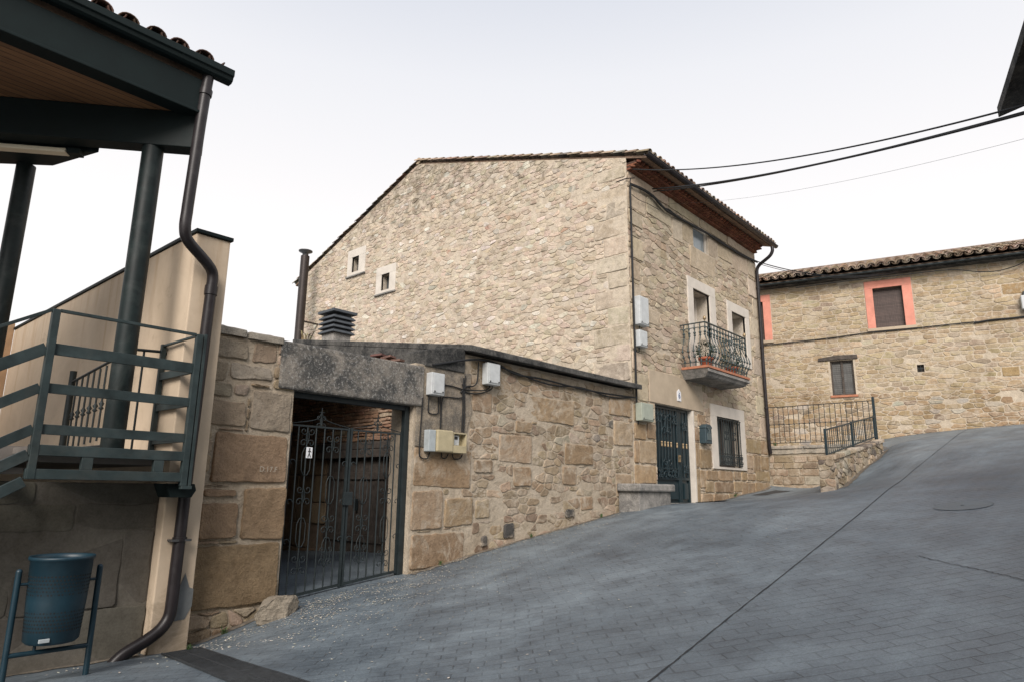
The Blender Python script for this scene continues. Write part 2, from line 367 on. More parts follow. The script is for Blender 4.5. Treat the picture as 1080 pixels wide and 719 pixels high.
class MB:
    def __init__(self):
        self.v, self.f, self.m, self.c, self.s = [], [], [], [], []
    def add(self, verts, faces, mat=0, col=(0.5, 0.5, 0.5), smooth=False):
        o = len(self.v)
        self.v.extend([tuple(p) for p in verts])
        for f in faces:
            self.f.append([i + o for i in f]); self.m.append(mat); self.c.append(col); self.s.append(smooth)
    def quad(self, a, b, c, d, mat=0, col=(0.5, 0.5, 0.5)):
        self.add([a, b, c, d], [[0, 1, 2, 3]], mat, col)
    def box(self, lo, hi, mat=0, col=(0.5, 0.5, 0.5)):
        x0, y0, z0 = lo; x1, y1, z1 = hi
        self.add([(x0, y0, z0), (x1, y0, z0), (x1, y1, z0), (x0, y1, z0), (x0, y0, z1), (x1, y0, z1), (x1, y1, z1), (x0, y1, z1)],
                 [[0, 3, 2, 1], [4, 5, 6, 7], [0, 1, 5, 4], [1, 2, 6, 5], [2, 3, 7, 6], [3, 0, 4, 7]], mat, col)
    def obox(self, a, b, w, h, up=(0, 0, 1), mat=0, col=(0.5, 0.5, 0.5)):
        """bar from a to b: width w sideways, height h along up, centred"""
        a, b, up = Vector(a), Vector(b), Vector(up)
        d = (b - a).normalized(); s = d.cross(up).normalized() * w / 2; u = s.cross(d).normalized() * h / 2
        vs = [a - s - u, a + s - u, a + s + u, a - s + u, b - s - u, b + s - u, b + s + u, b - s + u]
        self.add(vs, [[0, 1, 2, 3], [7, 6, 5, 4], [0, 4, 5, 1], [1, 5, 6, 2], [2, 6, 7, 3], [3, 7, 4, 0]], mat, col)
    def prism(self, poly, off, mat=0, col=(0.5, 0.5, 0.5)):
        """poly: list of 3D points; extruded by off"""
        n = len(poly); off = Vector(off)
        vs = [Vector(p) for p in poly] + [Vector(p) + off for p in poly]
        fs = [list(range(n))[::-1], list(range(n, 2 * n))] + [[i, (i + 1) % n, n + (i + 1) % n, n + i] for i in range(n)]
        self.add(vs, fs, mat, col)
    def tube(self, pts, r, seg=8, mat=0, col=(0.5, 0.5, 0.5), cap=True, smooth=True):
        pts = [Vector(p) for p in pts]; n = len(pts)
        rs = r if isinstance(r, (list, tuple)) else [r] * n
        ref = None; rings = []
        for i, p in enumerate(pts):
            t = (pts[min(i + 1, n - 1)] - pts[max(i - 1, 0)])
            if t.length < 1e-9: t = Vector((0, 0, 1))
            t.normalize()
            if ref is None:
                ref = Vector((0, 0, 1)) if abs(t.z) < 0.9 else Vector((1, 0, 0))
                ref = (ref - t * ref.dot(t)).normalized()
            else:
                ref = ref - t * ref.dot(t)
                ref = ref.normalized() if ref.length > 1e-6 else t.orthogonal().normalized()
            bn = t.cross(ref)
            rings.append([p + (ref * math.cos(2 * math.pi * k / seg) + bn * math.sin(2 * math.pi * k / seg)) * rs[i] for k in range(seg)])
        vs = [q for ring in rings for q in ring]; fs = []
        for i in range(n - 1):
            for k in range(seg):
                fs.append([i * seg + k, i * seg + (k + 1) % seg, (i + 1) * seg + (k + 1) % seg, (i + 1) * seg + k])
        self.add(vs, fs, mat, col, smooth)
        if cap:
            self.add(rings[0][::-1], [list(range(seg))], mat, col); self.add(rings[-1], [list(range(seg))], mat, col)
    def lathe(self, c, prof, seg=16, mat=0, col=(0.5, 0.5, 0.5), sx=1.0, sy=1.0, smooth=True):
        """prof: (radius, z) pairs round the vertical through c"""
        vs, fs = [], []
        for r, z in prof:
            for k in range(seg):
                a = 2 * math.pi * k / seg
                vs.append((c[0] + r * sx * math.cos(a), c[1] + r * sy * math.sin(a), c[2] + z))
        for i in range(len(prof) - 1):
            for k in range(seg):
                fs.append([i * seg + k, i * seg + (k + 1) % seg, (i + 1) * seg + (k + 1) % seg, (i + 1) * seg + k])
        self.add(vs, fs, mat, col, smooth)
        self.add(vs[:seg][::-1], [list(range(seg))], mat, col); self.add(vs[-seg:], [list(range(seg))], mat, col)
    def build(self, name, mats, parent=None, bevel=0.0, org=None):
        if not isinstance(mats, (list, tuple)): mats = [mats]
        P = np.array(self.v, dtype=float)
        if org is None:
            if parent is not None: org = ORG[parent.name]
            else:
                lo, hi = P.min(0), P.max(0); org = ((lo[0] + hi[0]) / 2, (lo[1] + hi[1]) / 2, lo[2])
        org = np.array(org, dtype=float)
        me = bpy.data.meshes.new(name)
        me.from_pydata((P - org).tolist(), [], self.f)
        me.polygons.foreach_set('material_index', self.m)
        me.polygons.foreach_set('use_smooth', self.s)
        at = me.attributes.new('col', 'FLOAT_COLOR', 'FACE')
        at.data.foreach_set('color', np.array([(*c[:3], 1.0) for c in self.c], dtype=np.float32).ravel())
        for m in mats: me.materials.append(m)
        me.update()
        o = bpy.data.objects.new(name, me)
        COL.objects.link(o)
        if parent is not None: o.parent = parent
        else: o.location = org
        ORG[o.name] = tuple(org)
        if bevel:
            bv = o.modifiers.new('bevel', 'BEVEL'); bv.width = bevel; bv.segments = 2; bv.limit_method = 'ANGLE'; bv.angle_limit = R(40)
        return o

def tag(o, label=None, cat=None, group=None, kind=None):
    if label: o['label'] = label
    if cat: o['category'] = cat
    if group: o['group'] = group
    if kind: o['kind'] = kind
    return o

def thing(name, label, cat, loc, group=None):
    o = bpy.data.objects.new(name, None)
    COL.objects.link(o)
    o.location = loc; o.empty_display_size = 0.2
    ORG[o.name] = tuple(loc)
    return tag(o, label, cat, group)

def dup(o, parent, off):
    c = o.copy(); COL.objects.link(c); c.parent = parent
    c.location = Vector(o.location) + Vector(off)
    return c

def smooth_path(pts, n=8):
    pts = [Vector(p) for p in pts]
    out = []
    for i in range(len(pts) - 1):
        p0, p1, p2, p3 = pts[max(i - 1, 0)], pts[i], pts[i + 1], pts[min(i + 2, len(pts) - 1)]
        for k in range(n):
            t = k / n
            out.append(0.5 * ((2 * p1) + (p2 - p0) * t + (2 * p0 - 5 * p1 + 4 * p2 - p3) * t * t + (3 * p1 - p0 - 3 * p2 + p3) * t ** 3))
    out.append(pts[-1])
    return out

# ---- planar frames and masonry
class Frame:
    def __init__(self, O, e1, e2, n):
        self.O, self.e1, self.e2, self.n = Vector(O), Vector(e1).normalized(), Vector(e2).normalized(), Vector(n).normalized()
    def p(self, a, b, h=0.0): return self.O + self.e1 * a + self.e2 * b + self.n * h
    def flip(self): return self.e1.cross(self.e2).dot(self.n) < 0

def clip_half(poly, nx, ny, d):
    """keep points with nx*x+ny*y <= d"""
    out = []; m = len(poly)
    for i in range(m):
        p, q = poly[i], poly[(i + 1) % m]
        a, b = nx * p[0] + ny * p[1] - d, nx * q[0] + ny * q[1] - d
        if a <= 0: out.append(p)
        if (a < 0 < b) or (b < 0 < a):
            t = a / (a - b); out.append((p[0] + (q[0] - p[0]) * t, p[1] + (q[1] - p[1]) * t))
    return out

def area(p): return 0.5 * sum(p[i][0] * p[(i + 1) % len(p)][1] - p[(i + 1) % len(p)][0] * p[i][1] for i in range(len(p)))

def clip_convex(poly, hull):
    """hull counter-clockwise"""
    for i in range(len(hull)):
        if len(poly) < 3: return []
        a, b = hull[i], hull[(i + 1) % len(hull)]
        nx, ny = b[1] - a[1], -(b[0] - a[0])
        poly = clip_half(poly, nx, ny, nx * a[0] + ny * a[1])
    return poly

def cut_rect(poly, r, g):
    """take rectangle r (grown by g) out of a small convex polygon, keeping the largest side"""
    x0, y0, x1, y1 = r[0] - g, r[1] - g, r[2] + g, r[3] + g
    xs = [p[0] for p in poly]; ys = [p[1] for p in poly]
    if max(xs) <= x0 or min(xs) >= x1 or max(ys) <= y0 or min(ys) >= y1: return poly
    best, ba = [], 0
    for h in ((1, 0, x0), (-1, 0, -x1), (0, 1, y0), (0, -1, -y1)):
        q = clip_half(poly, *h)
        if len(q) >= 3:
            a = abs(area(q))
            if a > ba: best, ba = q, a
    return best

def vary(rng, col, k=0.12, hue=0.05):
    f = 1 + rng.uniform(-k, k)
    return tuple(max(0.01, c * f * (1 + rng.uniform(-hue, hue))) for c in col)

def stone(mb, fr, poly, h, rng, col, mat=0, rnd=True, rough=0.0):
    cx = sum(p[0] for p in poly) / len(poly); cy = sum(p[1] for p in poly) / len(poly)
    if area(poly) < 0: poly = poly[::-1]
    # round the corners
    if rnd:
        q = []
        for i in range(len(poly)):
            p, s = poly[i], poly[(i + 1) % len(poly)]
            L = math.hypot(s[0] - p[0], s[1] - p[1])
            if L < 0.012: q.append(((p[0] + s[0]) / 2, (p[1] + s[1]) / 2)); continue
            t = min(0.28, 0.022 / L) if L > 0.08 else 0.25
            q.append((p[0] + (s[0] - p[0]) * t, p[1] + (s[1] - p[1]) * t))
            if L > 0.09:
                nk = max(1, int(L / 0.10))
                for k in range(1, nk + 1):
                    u = t + (1 - 2 * t) * k / (nk + 1)
                    jj = min(0.010, 0.05 * L)
                    q.append((p[0] + (s[0] - p[0]) * u + rng.uniform(-1, 1) * jj, p[1] + (s[1] - p[1]) * u + rng.uniform(-1, 1) * jj))
            q.append((p[0] + (s[0] - p[0]) * (1 - t), p[1] + (s[1] - p[1]) * (1 - t)))
        poly = q
    n = len(poly)
    if n < 3: return
    tx, ty = rng.uniform(-1, 1) * 0.03, rng.uniform(-1, 1) * 0.05
    vs = []; fs = []
    flip = fr.flip()
    for ins, hh in ((0.0, -0.015), (0.002, h * 0.7), (0.009, h), (0.022, h)):
        for p in poly:
            dx, dy = cx - p[0], cy - p[1]; L = math.hypot(dx, dy) + 1e-6
            k = min(ins / L, 0.6)
            x, y = p[0] + dx * k, p[1] + dy * k
            z = hh + ((x - cx) * tx + (y - cy) * ty if hh > 0 else 0) + (rng.uniform(-1, 1) * rough if ins > 0.01 else 0)
            vs.append(fr.p(x, y, z))
    vs.append(fr.p(cx + rng.uniform(-.01, .01), cy + rng.uniform(-.01, .01), h + rng.uniform(-1, 1) * rough))
    for r_ in range(3):
        for i in range(n):
            f = [r_ * n + i, r_ * n + (i + 1) % n, (r_ + 1) * n + (i + 1) % n, (r_ + 1) * n + i]
            fs.append(f[::-1] if flip else f)
    for i in range(n):
        f = [3 * n + i, 3 * n + (i + 1) % n, 4 * n]
        fs.append(f[::-1] if flip else f)
    mb.add(vs, fs, mat, col, True)

def pick(rng, pal):
    t = rng.random() * sum(w for w, _ in pal)
    for w, c in pal:
        t -= w
        if t <= 0: return c
    return pal[-1][1]

def rubble(mb, fr, hull, cuts, cw, ch, pal, gap=0.012, h=(0.006, 0.022), seed=1, mat=0, drop=0.22, jit=0.36, skip=0.0, rough=0.003):
    rng = random.Random(seed)
    x0 = min(p[0] for p in hull) - cw; x1 = max(p[0] for p in hull) + cw
    y0 = min(p[1] for p in hull) - ch; y1 = max(p[1] for p in hull) + ch
    k = cw / ch                       # work in a space where cells are square
    sites = {}
    ny = int((y1 - y0) / ch) + 1; nx = int((x1 - x0) / cw) + 1
    for j in range(ny):
        off = rng.uniform(0, 1)
        for i in range(nx):
            L = []
            if rng.random() > drop:
                L.append(((x0 + (i + off + rng.uniform(-jit, jit)) * cw) / k, y0 + (j + rng.uniform(-jit, jit) * 0.8) * ch))
                if rng.random() < 0.12:
                    L.append((L[0][0] + ch * rng.uniform(0.35, 0.5), L[0][1] + ch * rng.uniform(-0.45, 0.45)))
            sites[(i, j)] = L
    for (i, j), L in sites.items():
        for s in L:
            poly = [(s[0] - ch * 1.6, s[1] - ch * 1.3), (s[0] + ch * 1.6, s[1] - ch * 1.3), (s[0] + ch * 1.6, s[1] + ch * 1.3), (s[0] - ch * 1.6, s[1] + ch * 1.3)]
            for dj in (-2, -1, 0, 1, 2):
                for di in (-3, -2, -1, 0, 1, 2, 3):
                    for q in sites.get((i + di, j + dj), ()):
                        if q is s: continue
                        dx, dy = q[0] - s[0], q[1] - s[1]; L2 = math.hypot(dx, dy)
                        if L2 > ch * 3.2 or L2 < 1e-6: continue
                        nxn, nyn = dx / L2, dy / L2
                        g = gap / 2 * math.hypot(nxn / k, nyn)
                        poly = clip_half(poly, nxn, nyn, nxn * (s[0] + q[0]) / 2 + nyn * (s[1] + q[1]) / 2 - g)
                        if len(poly) < 3: break
                    if len(poly) < 3: break
                if len(poly) < 3: break
            if len(poly) < 3: continue
            poly = [(p[0] * k, p[1]) for p in poly]
            poly = clip_convex(poly, hull)
            for r in cuts:
                if len(poly) < 3: break
                poly = cut_rect(poly, r, gap)
            if len(poly) < 3 or abs(area(poly)) < 0.0018: continue
            if rng.random() < skip: continue
            stone(mb, fr, poly, rng.uniform(*h), rng, vary(rng, pick(rng, pal), 0.13, 0.04), mat, True, rough)

def blocks(mb, fr, rects, pal, h=(0.018, 0.03), seed=5, mat=0, gap=0.008, jit=0.008, rough=0.003):
    rng = random.Random(seed)
    for r in rects:
        x0, y0, x1, y1 = r[0] + gap, r[1] + gap, r[2] - gap, r[3] - gap
        j = lambda: rng.uniform(-jit, jit)
        poly = [(x0 + j(), y0 + j()), (x1 + j(), y0 + j()), (x1 + j(), y1 + j()), (x0 + j(), y1 + j())]
        stone(mb, fr, poly, rng.uniform(*h), rng, vary(rng, pick(rng, pal), 0.10, 0.03), mat, True, rough)

def ashlar(x0, y0, x1, y1, rows, wmin, wmax, seed):
    """coursed squared blocks filling a rectangle"""
    rng = random.Random(seed); out = []; y = y0
    for hgt in rows:
        x = x0 - rng.uniform(0, wmin)
        while x < x1:
            w = rng.uniform(wmin, wmax)
            a, b = max(x, x0), min(x + w, x1)
            if b - a > 0.08: out.append((a, y, b, min(y + hgt, y1)))
            x += w
        y += hgt
        if y >= y1: break
    return out

def wall_face(mb, fr, hull, holes, mat=0, col=(0.5, 0.5, 0.5), reveal=0.0, rcol=None, rmat=None):
    xs = sorted({min(p[0] for p in hull), max(p[0] for p in hull), *[v for h in holes for v in (h[0], h[2])]})
    ys = sorted({min(p[1] for p in hull), max(p[1] for p in hull), *[v for h in holes for v in (h[1], h[3])]})
    fl = fr.flip()
    for i in range(len(xs) - 1):
        for j in range(len(ys) - 1):
            cx, cy = (xs[i] + xs[i + 1]) / 2, (ys[j] + ys[j + 1]) / 2
            if any(h[0] < cx < h[2] and h[1] < cy < h[3] for h in holes): continue
            q = clip_convex([(xs[i], ys[j]), (xs[i + 1], ys[j]), (xs[i + 1], ys[j + 1]), (xs[i], ys[j + 1])], hull)
            if len(q) >= 3:
                f = list(range(len(q)))
                mb.add([fr.p(*p) for p in q], [f[::-1] if fl else f], mat, col)
    if reveal:
        for h in holes:
            c = [(h[0], h[1]), (h[2], h[1]), (h[2], h[3]), (h[0], h[3])]
            for i in range(4):
                a, b = c[i], c[(i + 1) % 4]
                mb.quad(fr.p(*a), fr.p(*b), fr.p(*b, -reveal), fr.p(*a, -reveal), mat if rmat is None else rmat, rcol or col)

def tiles(mb, O, ea, eu, na, nu, pa=0.22, pu=0.34, pal=None, seed=3, r=0.092, seg=6, mat=0, keep=None):
    """rows of half-round clay tiles: ea along the eave, eu up the slope"""
    rng = random.Random(seed); O, ea, eu = Vector(O), Vector(ea).normalized(), Vector(eu).normalized()
    n = ea.cross(eu).normalized()
    if n.z < 0: n = -n
    for i in range(na):
        for j in range(nu):
            if keep and not keep(i, j): continue
            col = vary(rng, pick(rng, pal), 0.2, 0.06)
            jx = rng.uniform(-0.012, 0.012); ju = rng.uniform(-0.02, 0.02); tw = rng.uniform(-0.015, 0.015)
            for kind in (0, 1):
                base = O + ea * (i * pa + jx + (pa / 2 if kind else 0)) + eu * (j * pu + ju)
                rr0, rr1 = (r, r * 0.86) if not kind else (r * 0.86, r)
                sgn = 1 if not kind else -1
                lift = 0.035 if not kind else 0.085
                vs = []
                for s_, rad, up in ((0, rr0, 0.028), (1, rr1, 0.0)):
                    p = base + eu * (s_ * (pu + 0.07)) + n * (lift + up) + ea * (tw * s_)
                    for k in range(seg + 1):
                        a = math.pi * k / seg
                        vs.append(p + ea * math.cos(a) * rad + n * math.sin(a) * rad * 0.8 * sgn)
                    for k in range(seg + 1):
                        a = math.pi * k / seg
                        vs.append(p + ea * math.cos(a) * (rad - 0.014) + n * math.sin(a) * (rad - 0.014) * 0.8 * sgn)
                m = seg + 1; fs = []
                for k in range(seg):
                    fs.append([k, k + 1, 2 * m + k + 1, 2 * m + k])
                    fs.append([m + k + 1, m + k, 3 * m + k, 3 * m + k + 1])
                    fs.append([k + 1, k, m + k, m + k + 1])
                mb.add(vs, fs, mat, vary(rng, col, 0.08, 0.02), True)

def text_mesh(name, txt, size, mat, parent, pos, ex, ez, depth=0.002):
    cu = bpy.data.curves.new(name, 'FONT'); cu.body = txt; cu.size = size; cu.extrude = depth; cu.align_x = 'CENTER'; cu.align_y = 'CENTER'
    t = bpy.data.objects.new(name, cu); COL.objects.link(t)
    dg = bpy.context.evaluated_depsgraph_get()
    me = bpy.data.meshes.new_from_object(t.evaluated_get(dg))
    bpy.data.objects.remove(t); 
    ex, ez = Vector(ex).normalized(), Vector(ez).normalized(); ny = ex.cross(ez)
    T = Matrix(((ex.x, ez.x, ny.x, 0), (ex.y, ez.y, ny.y, 0), (ex.z, ez.z, ny.z, 0), (0, 0, 0, 1)))
    me.transform(Matrix.Translation(Vector(pos) - Vector(ORG[parent.name])) @ T)
    me.materials.clear(); me.materials.append(mat)
    o = bpy.data.objects.new(name, me); COL.objects.link(o); o.parent = parent
    ORG[o.name] = ORG[parent.name]
    return o

def spiral(c, ex, ez, r0, r1, a0, a1, n=14):
    c, ex, ez = Vector(c), Vector(ex), Vector(ez)
    out = []
    for k in range(n + 1):
        t = k / n; a = a0 + (a1 - a0) * t; r = r0 + (r1 - r0) * t
        out.append(c + ex * math.cos(a) * r + ez * math.sin(a) * r)
    return out

def scroll_pair(mb, c, ex, ez, s, r=0.006):
    """two mirrored C scrolls about a bar"""
    c, ex, ez = Vector(c), Vector(ex), Vector(ez)
    for sg in (-1, 1):
        for up in (-1, 1):
            mb.tube(spiral(c + ex * sg * s * 0.55 + ez * up * s * 0.75, ex * sg, ez * up, s * 0.5, s * 0.12, -math.pi * 0.9, math.pi * 1.2, 12), r, 5)
        mb.tube([c + ex * sg * s * 0.08 + ez * -s * 0.8, c + ex * sg * s * 0.22, c + ex * sg * s * 0.08 + ez * s * 0.8], r, 5)

def hexring(mb, c, ex, ez, w, h, r=0.007):
    c, ex, ez = Vector(c), Vector(ex), Vector(ez)
    P = [(-w, -h * 0.6), (-w, h * 0.6), (-w * 0.45, h), (w * 0.45, h), (w, h * 0.6), (w, -h * 0.6), (w * 0.45, -h), (-w * 0.45, -h), (-w, -h * 0.6)]
    mb.tube([c + ex * a + ez * b for a, b in P], r, 5)

X, Y, Z = Vector((1, 0, 0)), Vector((0, 1, 0)), Vector((0, 0, 1))
# ------------------------------------------------------------------ ground
GP = np.array([
 (0,0,0.0),(4,2.3,.5),(7.5,2.4,1.04),(12,2.55,1.73),(16,2.7,2.35),(19.9,2.8,2.95),(23.5,2.9,3.5),
 (3,7.5,0.0),(3.35,7.5,-.03),(3.87,7.5,.09),(4.36,7.5,.22),(5.3,7.5,.35),(6.33,7.5,.45),(7.44,7.5,.62),(10,7.5,.97),(11.5,7.5,1.17),(12.3,7.5,1.27),(13.6,7.5,1.33),(15.0,7.5,1.34),(15.9,7.5,1.37),(17.5,7.5,1.55),(19.6,7.5,1.8),
 (19.6,6,1.8),(18,5.9,1.72),(15.5,4.4,1.72),(17.5,4.2,2.3),(19.9,4.2,2.9),(17.5,5.5,1.75),
 (1.7,6.3,.14),(2.4,7.3,0.0),(1.7,7.3,0.0),(0,6.5,-.12),(-3,0,-.45),(-3,6,-.45),(-3,-5,-.45),
 (24.6,5.6,3.36),(25.4,2,3.70),(26.3,-2,4.0),(9,-1,1.5),(4,-2,.75),(15,-1,2.45),(20,-1,3.2),
 (5,10,.42),(6.2,12,.35),(4.5,14,.2),(9,13,.5),(14,10,1.0),(17,12,1.3),(0,12,-.2),(23,8.5,2.6),(28,8,2.8),(21,12,2.2)], float)
def _tps_fit(P, lam=0.02):
    n = len(P); d = np.hypot(P[:, None, 0] - P[None, :, 0], P[:, None, 1] - P[None, :, 1])
    K = np.where(d > 0, d * d * np.log(d + 1e-12), 0) + np.eye(n) * lam
    Q = np.c_[np.ones(n), P[:, :2]]
    A = np.block([[K, Q], [Q.T, np.zeros((3, 3))]])
    return np.linalg.solve(A, np.r_[P[:, 2], 0, 0, 0])
_W = _tps_fit(GP)
def gz(x, y):
    x = np.asarray(x, float); y = np.asarray(y, float)
    d = np.hypot(x[..., None] - GP[:, 0], y[..., None] - GP[:, 1])
    return np.where(d > 0, d * d * np.log(d + 1e-12), 0) @ _W[:-3] + _W[-3] + _W[-2] * x + _W[-1] * y
def g(x, y): return float(gz(x, y))

xs = np.concatenate([[-400, -150, -60, -25, -12, -8], np.arange(-6, 29, 0.16), [30, 34, 45, 80, 160, 400]])
ys = np.concatenate([[-400, -150, -50, -20, -11], np.arange(-8, 9.5, 0.16), [10, 11, 12, 13, 14, 16, 20, 40, 120, 400]])
GX, GY = np.meshgrid(xs, ys, indexing='ij')
cx_, cy_ = np.clip(GX, -6, 29), np.clip(GY, -8, 14)
GZ = gz(cx_, cy_)
GZ = np.where((GX < -6) | (GX > 29) | (GY < -8) | (GY > 14), np.minimum(GZ, 4.0), GZ)
mb = MB()
nyy = len(ys)
mb.v = [tuple(p) for p in np.stack([GX, GY, GZ], -1).reshape(-1, 3)]
for i in range(len(xs) - 1):
    for j in range(nyy - 1):
        mb.f.append([i * nyy + j, (i + 1) * nyy + j, (i + 1) * nyy + j + 1, i * nyy + j + 1])
k_ = len(mb.f); mb.m = [0] * k_; mb.c = [(.5, .5, .5)] * k_; mb.s = [True] * k_
tag(mb.build('road', MAT['road'], org=(0, 0, 0)), kind='structure')

# long paving joint running up the street
jp = [(-2.0, 1.95), (1, 2.12), (3.93, 2.29), (4.37, 2.32), (5.21, 2.37), (6.29, 2.41), (7.74, 2.46), (9.92, 2.54), (12.49, 2.72), (14.77, 2.93), (15.97, 2.88), (16.5, 2.85), (17.12, 2.84), (17.72, 2.84), (18.68, 2.89), (19.61, 2.97), (20.27, 3.0), (20.53, 3.0), (24.6, 3.1)]
rng = random.Random(8)
def road_strip(name, pts, w, mat, lift=0.005, jit=0.012):
    pts = smooth_path([(x, y, 0) for x, y in pts], 12); m_ = MB(); vs = []
    for i, p in enumerate(pts):
        t = (pts[min(i + 1, len(pts) - 1)] - pts[max(i - 1, 0)]).normalized(); s = Vector((-t.y, t.x, 0))
        c = p + s * rng.uniform(-jit, jit); ww = w * rng.uniform(0.55, 1.3) / 2
        for k in (-1, 1):
            q = c + s * k * ww; vs.append((q.x, q.y, g(q.x, q.y) + lift))
    m_.add(vs, [[2 * i, 2 * i + 1, 2 * i + 3, 2 * i + 2] for i in range(len(pts) - 1)])
    return tag(m_.build(name, mat), kind='structure')
road_strip('road_joint', jp, 0.013, MAT['tar'], .005, .003)
road_strip('road_joint', [(6.1, .2), (6.46, .63), (6.7, .89), (6.94, 1.18), (7.2, 1.45)], 0.010, MAT['crack'])

# ------------------------------------------------------------------ colour palettes of the stones
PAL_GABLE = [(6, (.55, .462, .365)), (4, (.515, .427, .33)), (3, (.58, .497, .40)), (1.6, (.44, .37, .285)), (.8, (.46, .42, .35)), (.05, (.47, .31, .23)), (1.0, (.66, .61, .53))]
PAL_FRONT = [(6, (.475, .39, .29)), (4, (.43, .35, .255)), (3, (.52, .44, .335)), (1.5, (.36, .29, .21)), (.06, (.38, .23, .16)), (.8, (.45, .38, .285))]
PAL_QUOIN = [(4, (.51, .43, .325)), (3, (.47, .39, .285)), (1, (.54, .465, .36))]
PAL_BASE = [(4, (.34, .245, .150)), (3, (.30, .210, .130)), (2, (.38, .285, .185)), (.25, (.31, .195, .13))]
PAL_OLD = [(4, (.365, .285, .20)), (3, (.32, .245, .168)), (2, (.41, .33, .24)), (1, (.27, .205, .145)), (1, (.40, .345, .265)), (.12, (.17, .155, .14))]
PAL_OLDBLK = [(3, (.325, .235, .15)), (2, (.365, .275, .185)), (1, (.295, .215, .14))]
PAL_FAR = [(5, (.43, .34, .225)), (3, (.39, .305, .195)), (2, (.48, .39, .27)), (1, (.345, .28, .205)), (.4, (.46, .39, .29))]
PAL_TILE = [(4, (.31, .245, .18)), (3, (.24, .175, .125)), (2, (.33, .255, .19)), (1, (.20, .165, .135)), (1, (.32, .19, .125))]
MORT = (.55, .475, .375); MORT_OLD = (.47, .40, .31); MORT_FAR = (.53, .455, .355)

# ------------------------------------------------------------------ the tall stone house
HX0, HX1, HY0, HY1 = 12.3, 19.65, 7.5, 21.15
house = thing('stone_house', 'tall three storey rubble stone house with balcony and iron door', 'house', (12.3, 7.5, 1.2))
FF = Frame((0, HY0, 0), X, Z, -Y)
FG = Frame((HX0, 0, 0), Y, Z, -X)
DOOR = (13.25, 0.8, 15.06, 3.52)
GW = (16.30, 2.24, 17.68, 3.50); GWo = (15.97, 2.18, 18.02, 3.80)
W1 = (15.32, 4.50, 16.26, 6.66); W1o = (15.03, 4.46, 16.60, 6.93)
W2 = (17.62, 5.33, 18.56, 6.53); W2o = (17.34, 5.06, 18.82, 6.80)
AT = (15.53, 7.83, 16.38, 8.47)
holesF = [DOOR, GW, W1, W2, AT]
mb = MB()
wall_face(mb, FF, [(HX0, 0.8), (HX1, 0.8), (HX1, 8.95), (HX0, 8.95)], holesF, 0, MORT, 0.42, (.52, .47, .40))
wall_face(mb, Frame((HX1, 0, 0), Y, Z, X), [(HY0, .8), (HY1, .8), (HY1, 8.85), (14.86, 11.3), (HY0, 9.0)], [], 0, MORT)
wall_face(mb, Frame((0, HY1, 0), X, Z, Y), [(HX0, .2), (HX1, .2), (HX1, 8.85), (HX0, 8.85)], [], 0, MORT)
fb = [  # large dressed blocks round the openings and at the foot of the front
 (12.34,2.68,12.81,3.02),(12.86,2.72,13.23,3.06),(12.32,2.18,12.49,2.65),(12.52,2.18,13.22,2.67),(12.32,1.76,13.2,2.15),(12.33,3.05,13.05,3.42),(12.33,1.30,13.2,1.73),
 (15.28,3.18,15.69,3.48),(15.09,2.80,15.30,3.13),(15.09,2.19,15.28,2.77),(15.30,2.16,15.92,2.64),(15.27,1.69,15.59,2.13),(15.62,1.88,16.25,2.13),(17.2,1.91,17.63,2.14),(16.28,1.89,17.13,2.14),(15.08,1.30,15.25,2.15),
 (18.14,2.67,19.1,3.06),(19.14,2.67,19.62,3.06),(15.52,1.60,16.02,1.87),(16.05,1.60,17.12,1.86),(17.16,1.62,17.85,1.89),(18.05,2.24,18.48,2.62),(18.52,2.15,19.01,2.62),(19.05,2.24,19.62,2.62),(18.05,1.93,18.6,2.12),(18.64,1.93,19.62,2.2),(17.67,1.92,18.02,2.14),(15.28,1.25,15.9,1.57),(15.93,1.25,16.8,1.57),(16.84,1.25,17.6,1.58),(17.65,1.3,18.5,1.87),(18.55,1.3,19.6,1.89)]
ub = [(14.92,7.84,15.51,8.48),(15.26,7.24,16.72,7.81),(16.41,7.84,16.97,8.48),(14.39,7.72,14.90,8.36),(12.45,6.69,12.92,7.22),(12.34,7.48,12.94,7.85),(12.36,6.2,12.76,6.65),
      (12.33,7.9,13.1,8.36),(13.13,7.98,14.35,8.40),(17.0,7.95,17.9,8.45),(17.93,7.9,19.0,8.45),(19.03,7.95,19.62,8.45),(18.95,7.3,19.62,7.85),(19.2,6.7,19.62,7.25),(18.95,6.1,19.62,6.65),(19.2,5.5,19.62,6.05),(18.95,4.95,19.62,5.45),(19.2,4.4,19.62,4.9),(19.0,3.8,19.62,4.35),(19.2,3.15,19.62,3.75),
      (12.34,5.7,12.8,6.1),(12.34,5.1,12.72,5.62),(12.34,4.6,12.9,5.05),(12.34,4.15,12.7,4.55),(12.9,5.3,13.6,5.65),(12.34,3.5,12.95,4.1),(12.34,8.5,14.2,8.75),(14.22,8.5,15.9,8.75),(15.92,8.5,17.6,8.75),(17.62,8.5,19.62,8.75)]
DLIN = (13.0, 3.53, 15.62, 4.16)
blocks(mb, FF, fb, PAL_BASE, (.018, .03), 4)
blocks(mb, FF, ub, PAL_QUOIN, (.016, .026), 6)
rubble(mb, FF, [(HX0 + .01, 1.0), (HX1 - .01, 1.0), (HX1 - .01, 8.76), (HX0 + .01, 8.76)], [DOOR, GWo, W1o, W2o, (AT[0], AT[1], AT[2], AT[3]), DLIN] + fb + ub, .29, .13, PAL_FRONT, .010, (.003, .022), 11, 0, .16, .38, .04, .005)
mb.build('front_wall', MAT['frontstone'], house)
mb = MB()
GAB = [(7.5, .3), (HY1, .3), (HY1, 8.87), (14.86, 11.33), (7.5, 9.06)]
gw1, gw1o = (17.62, 8.48, 18.0, 9.0), (17.27, 8.37, 18.24, 9.27)
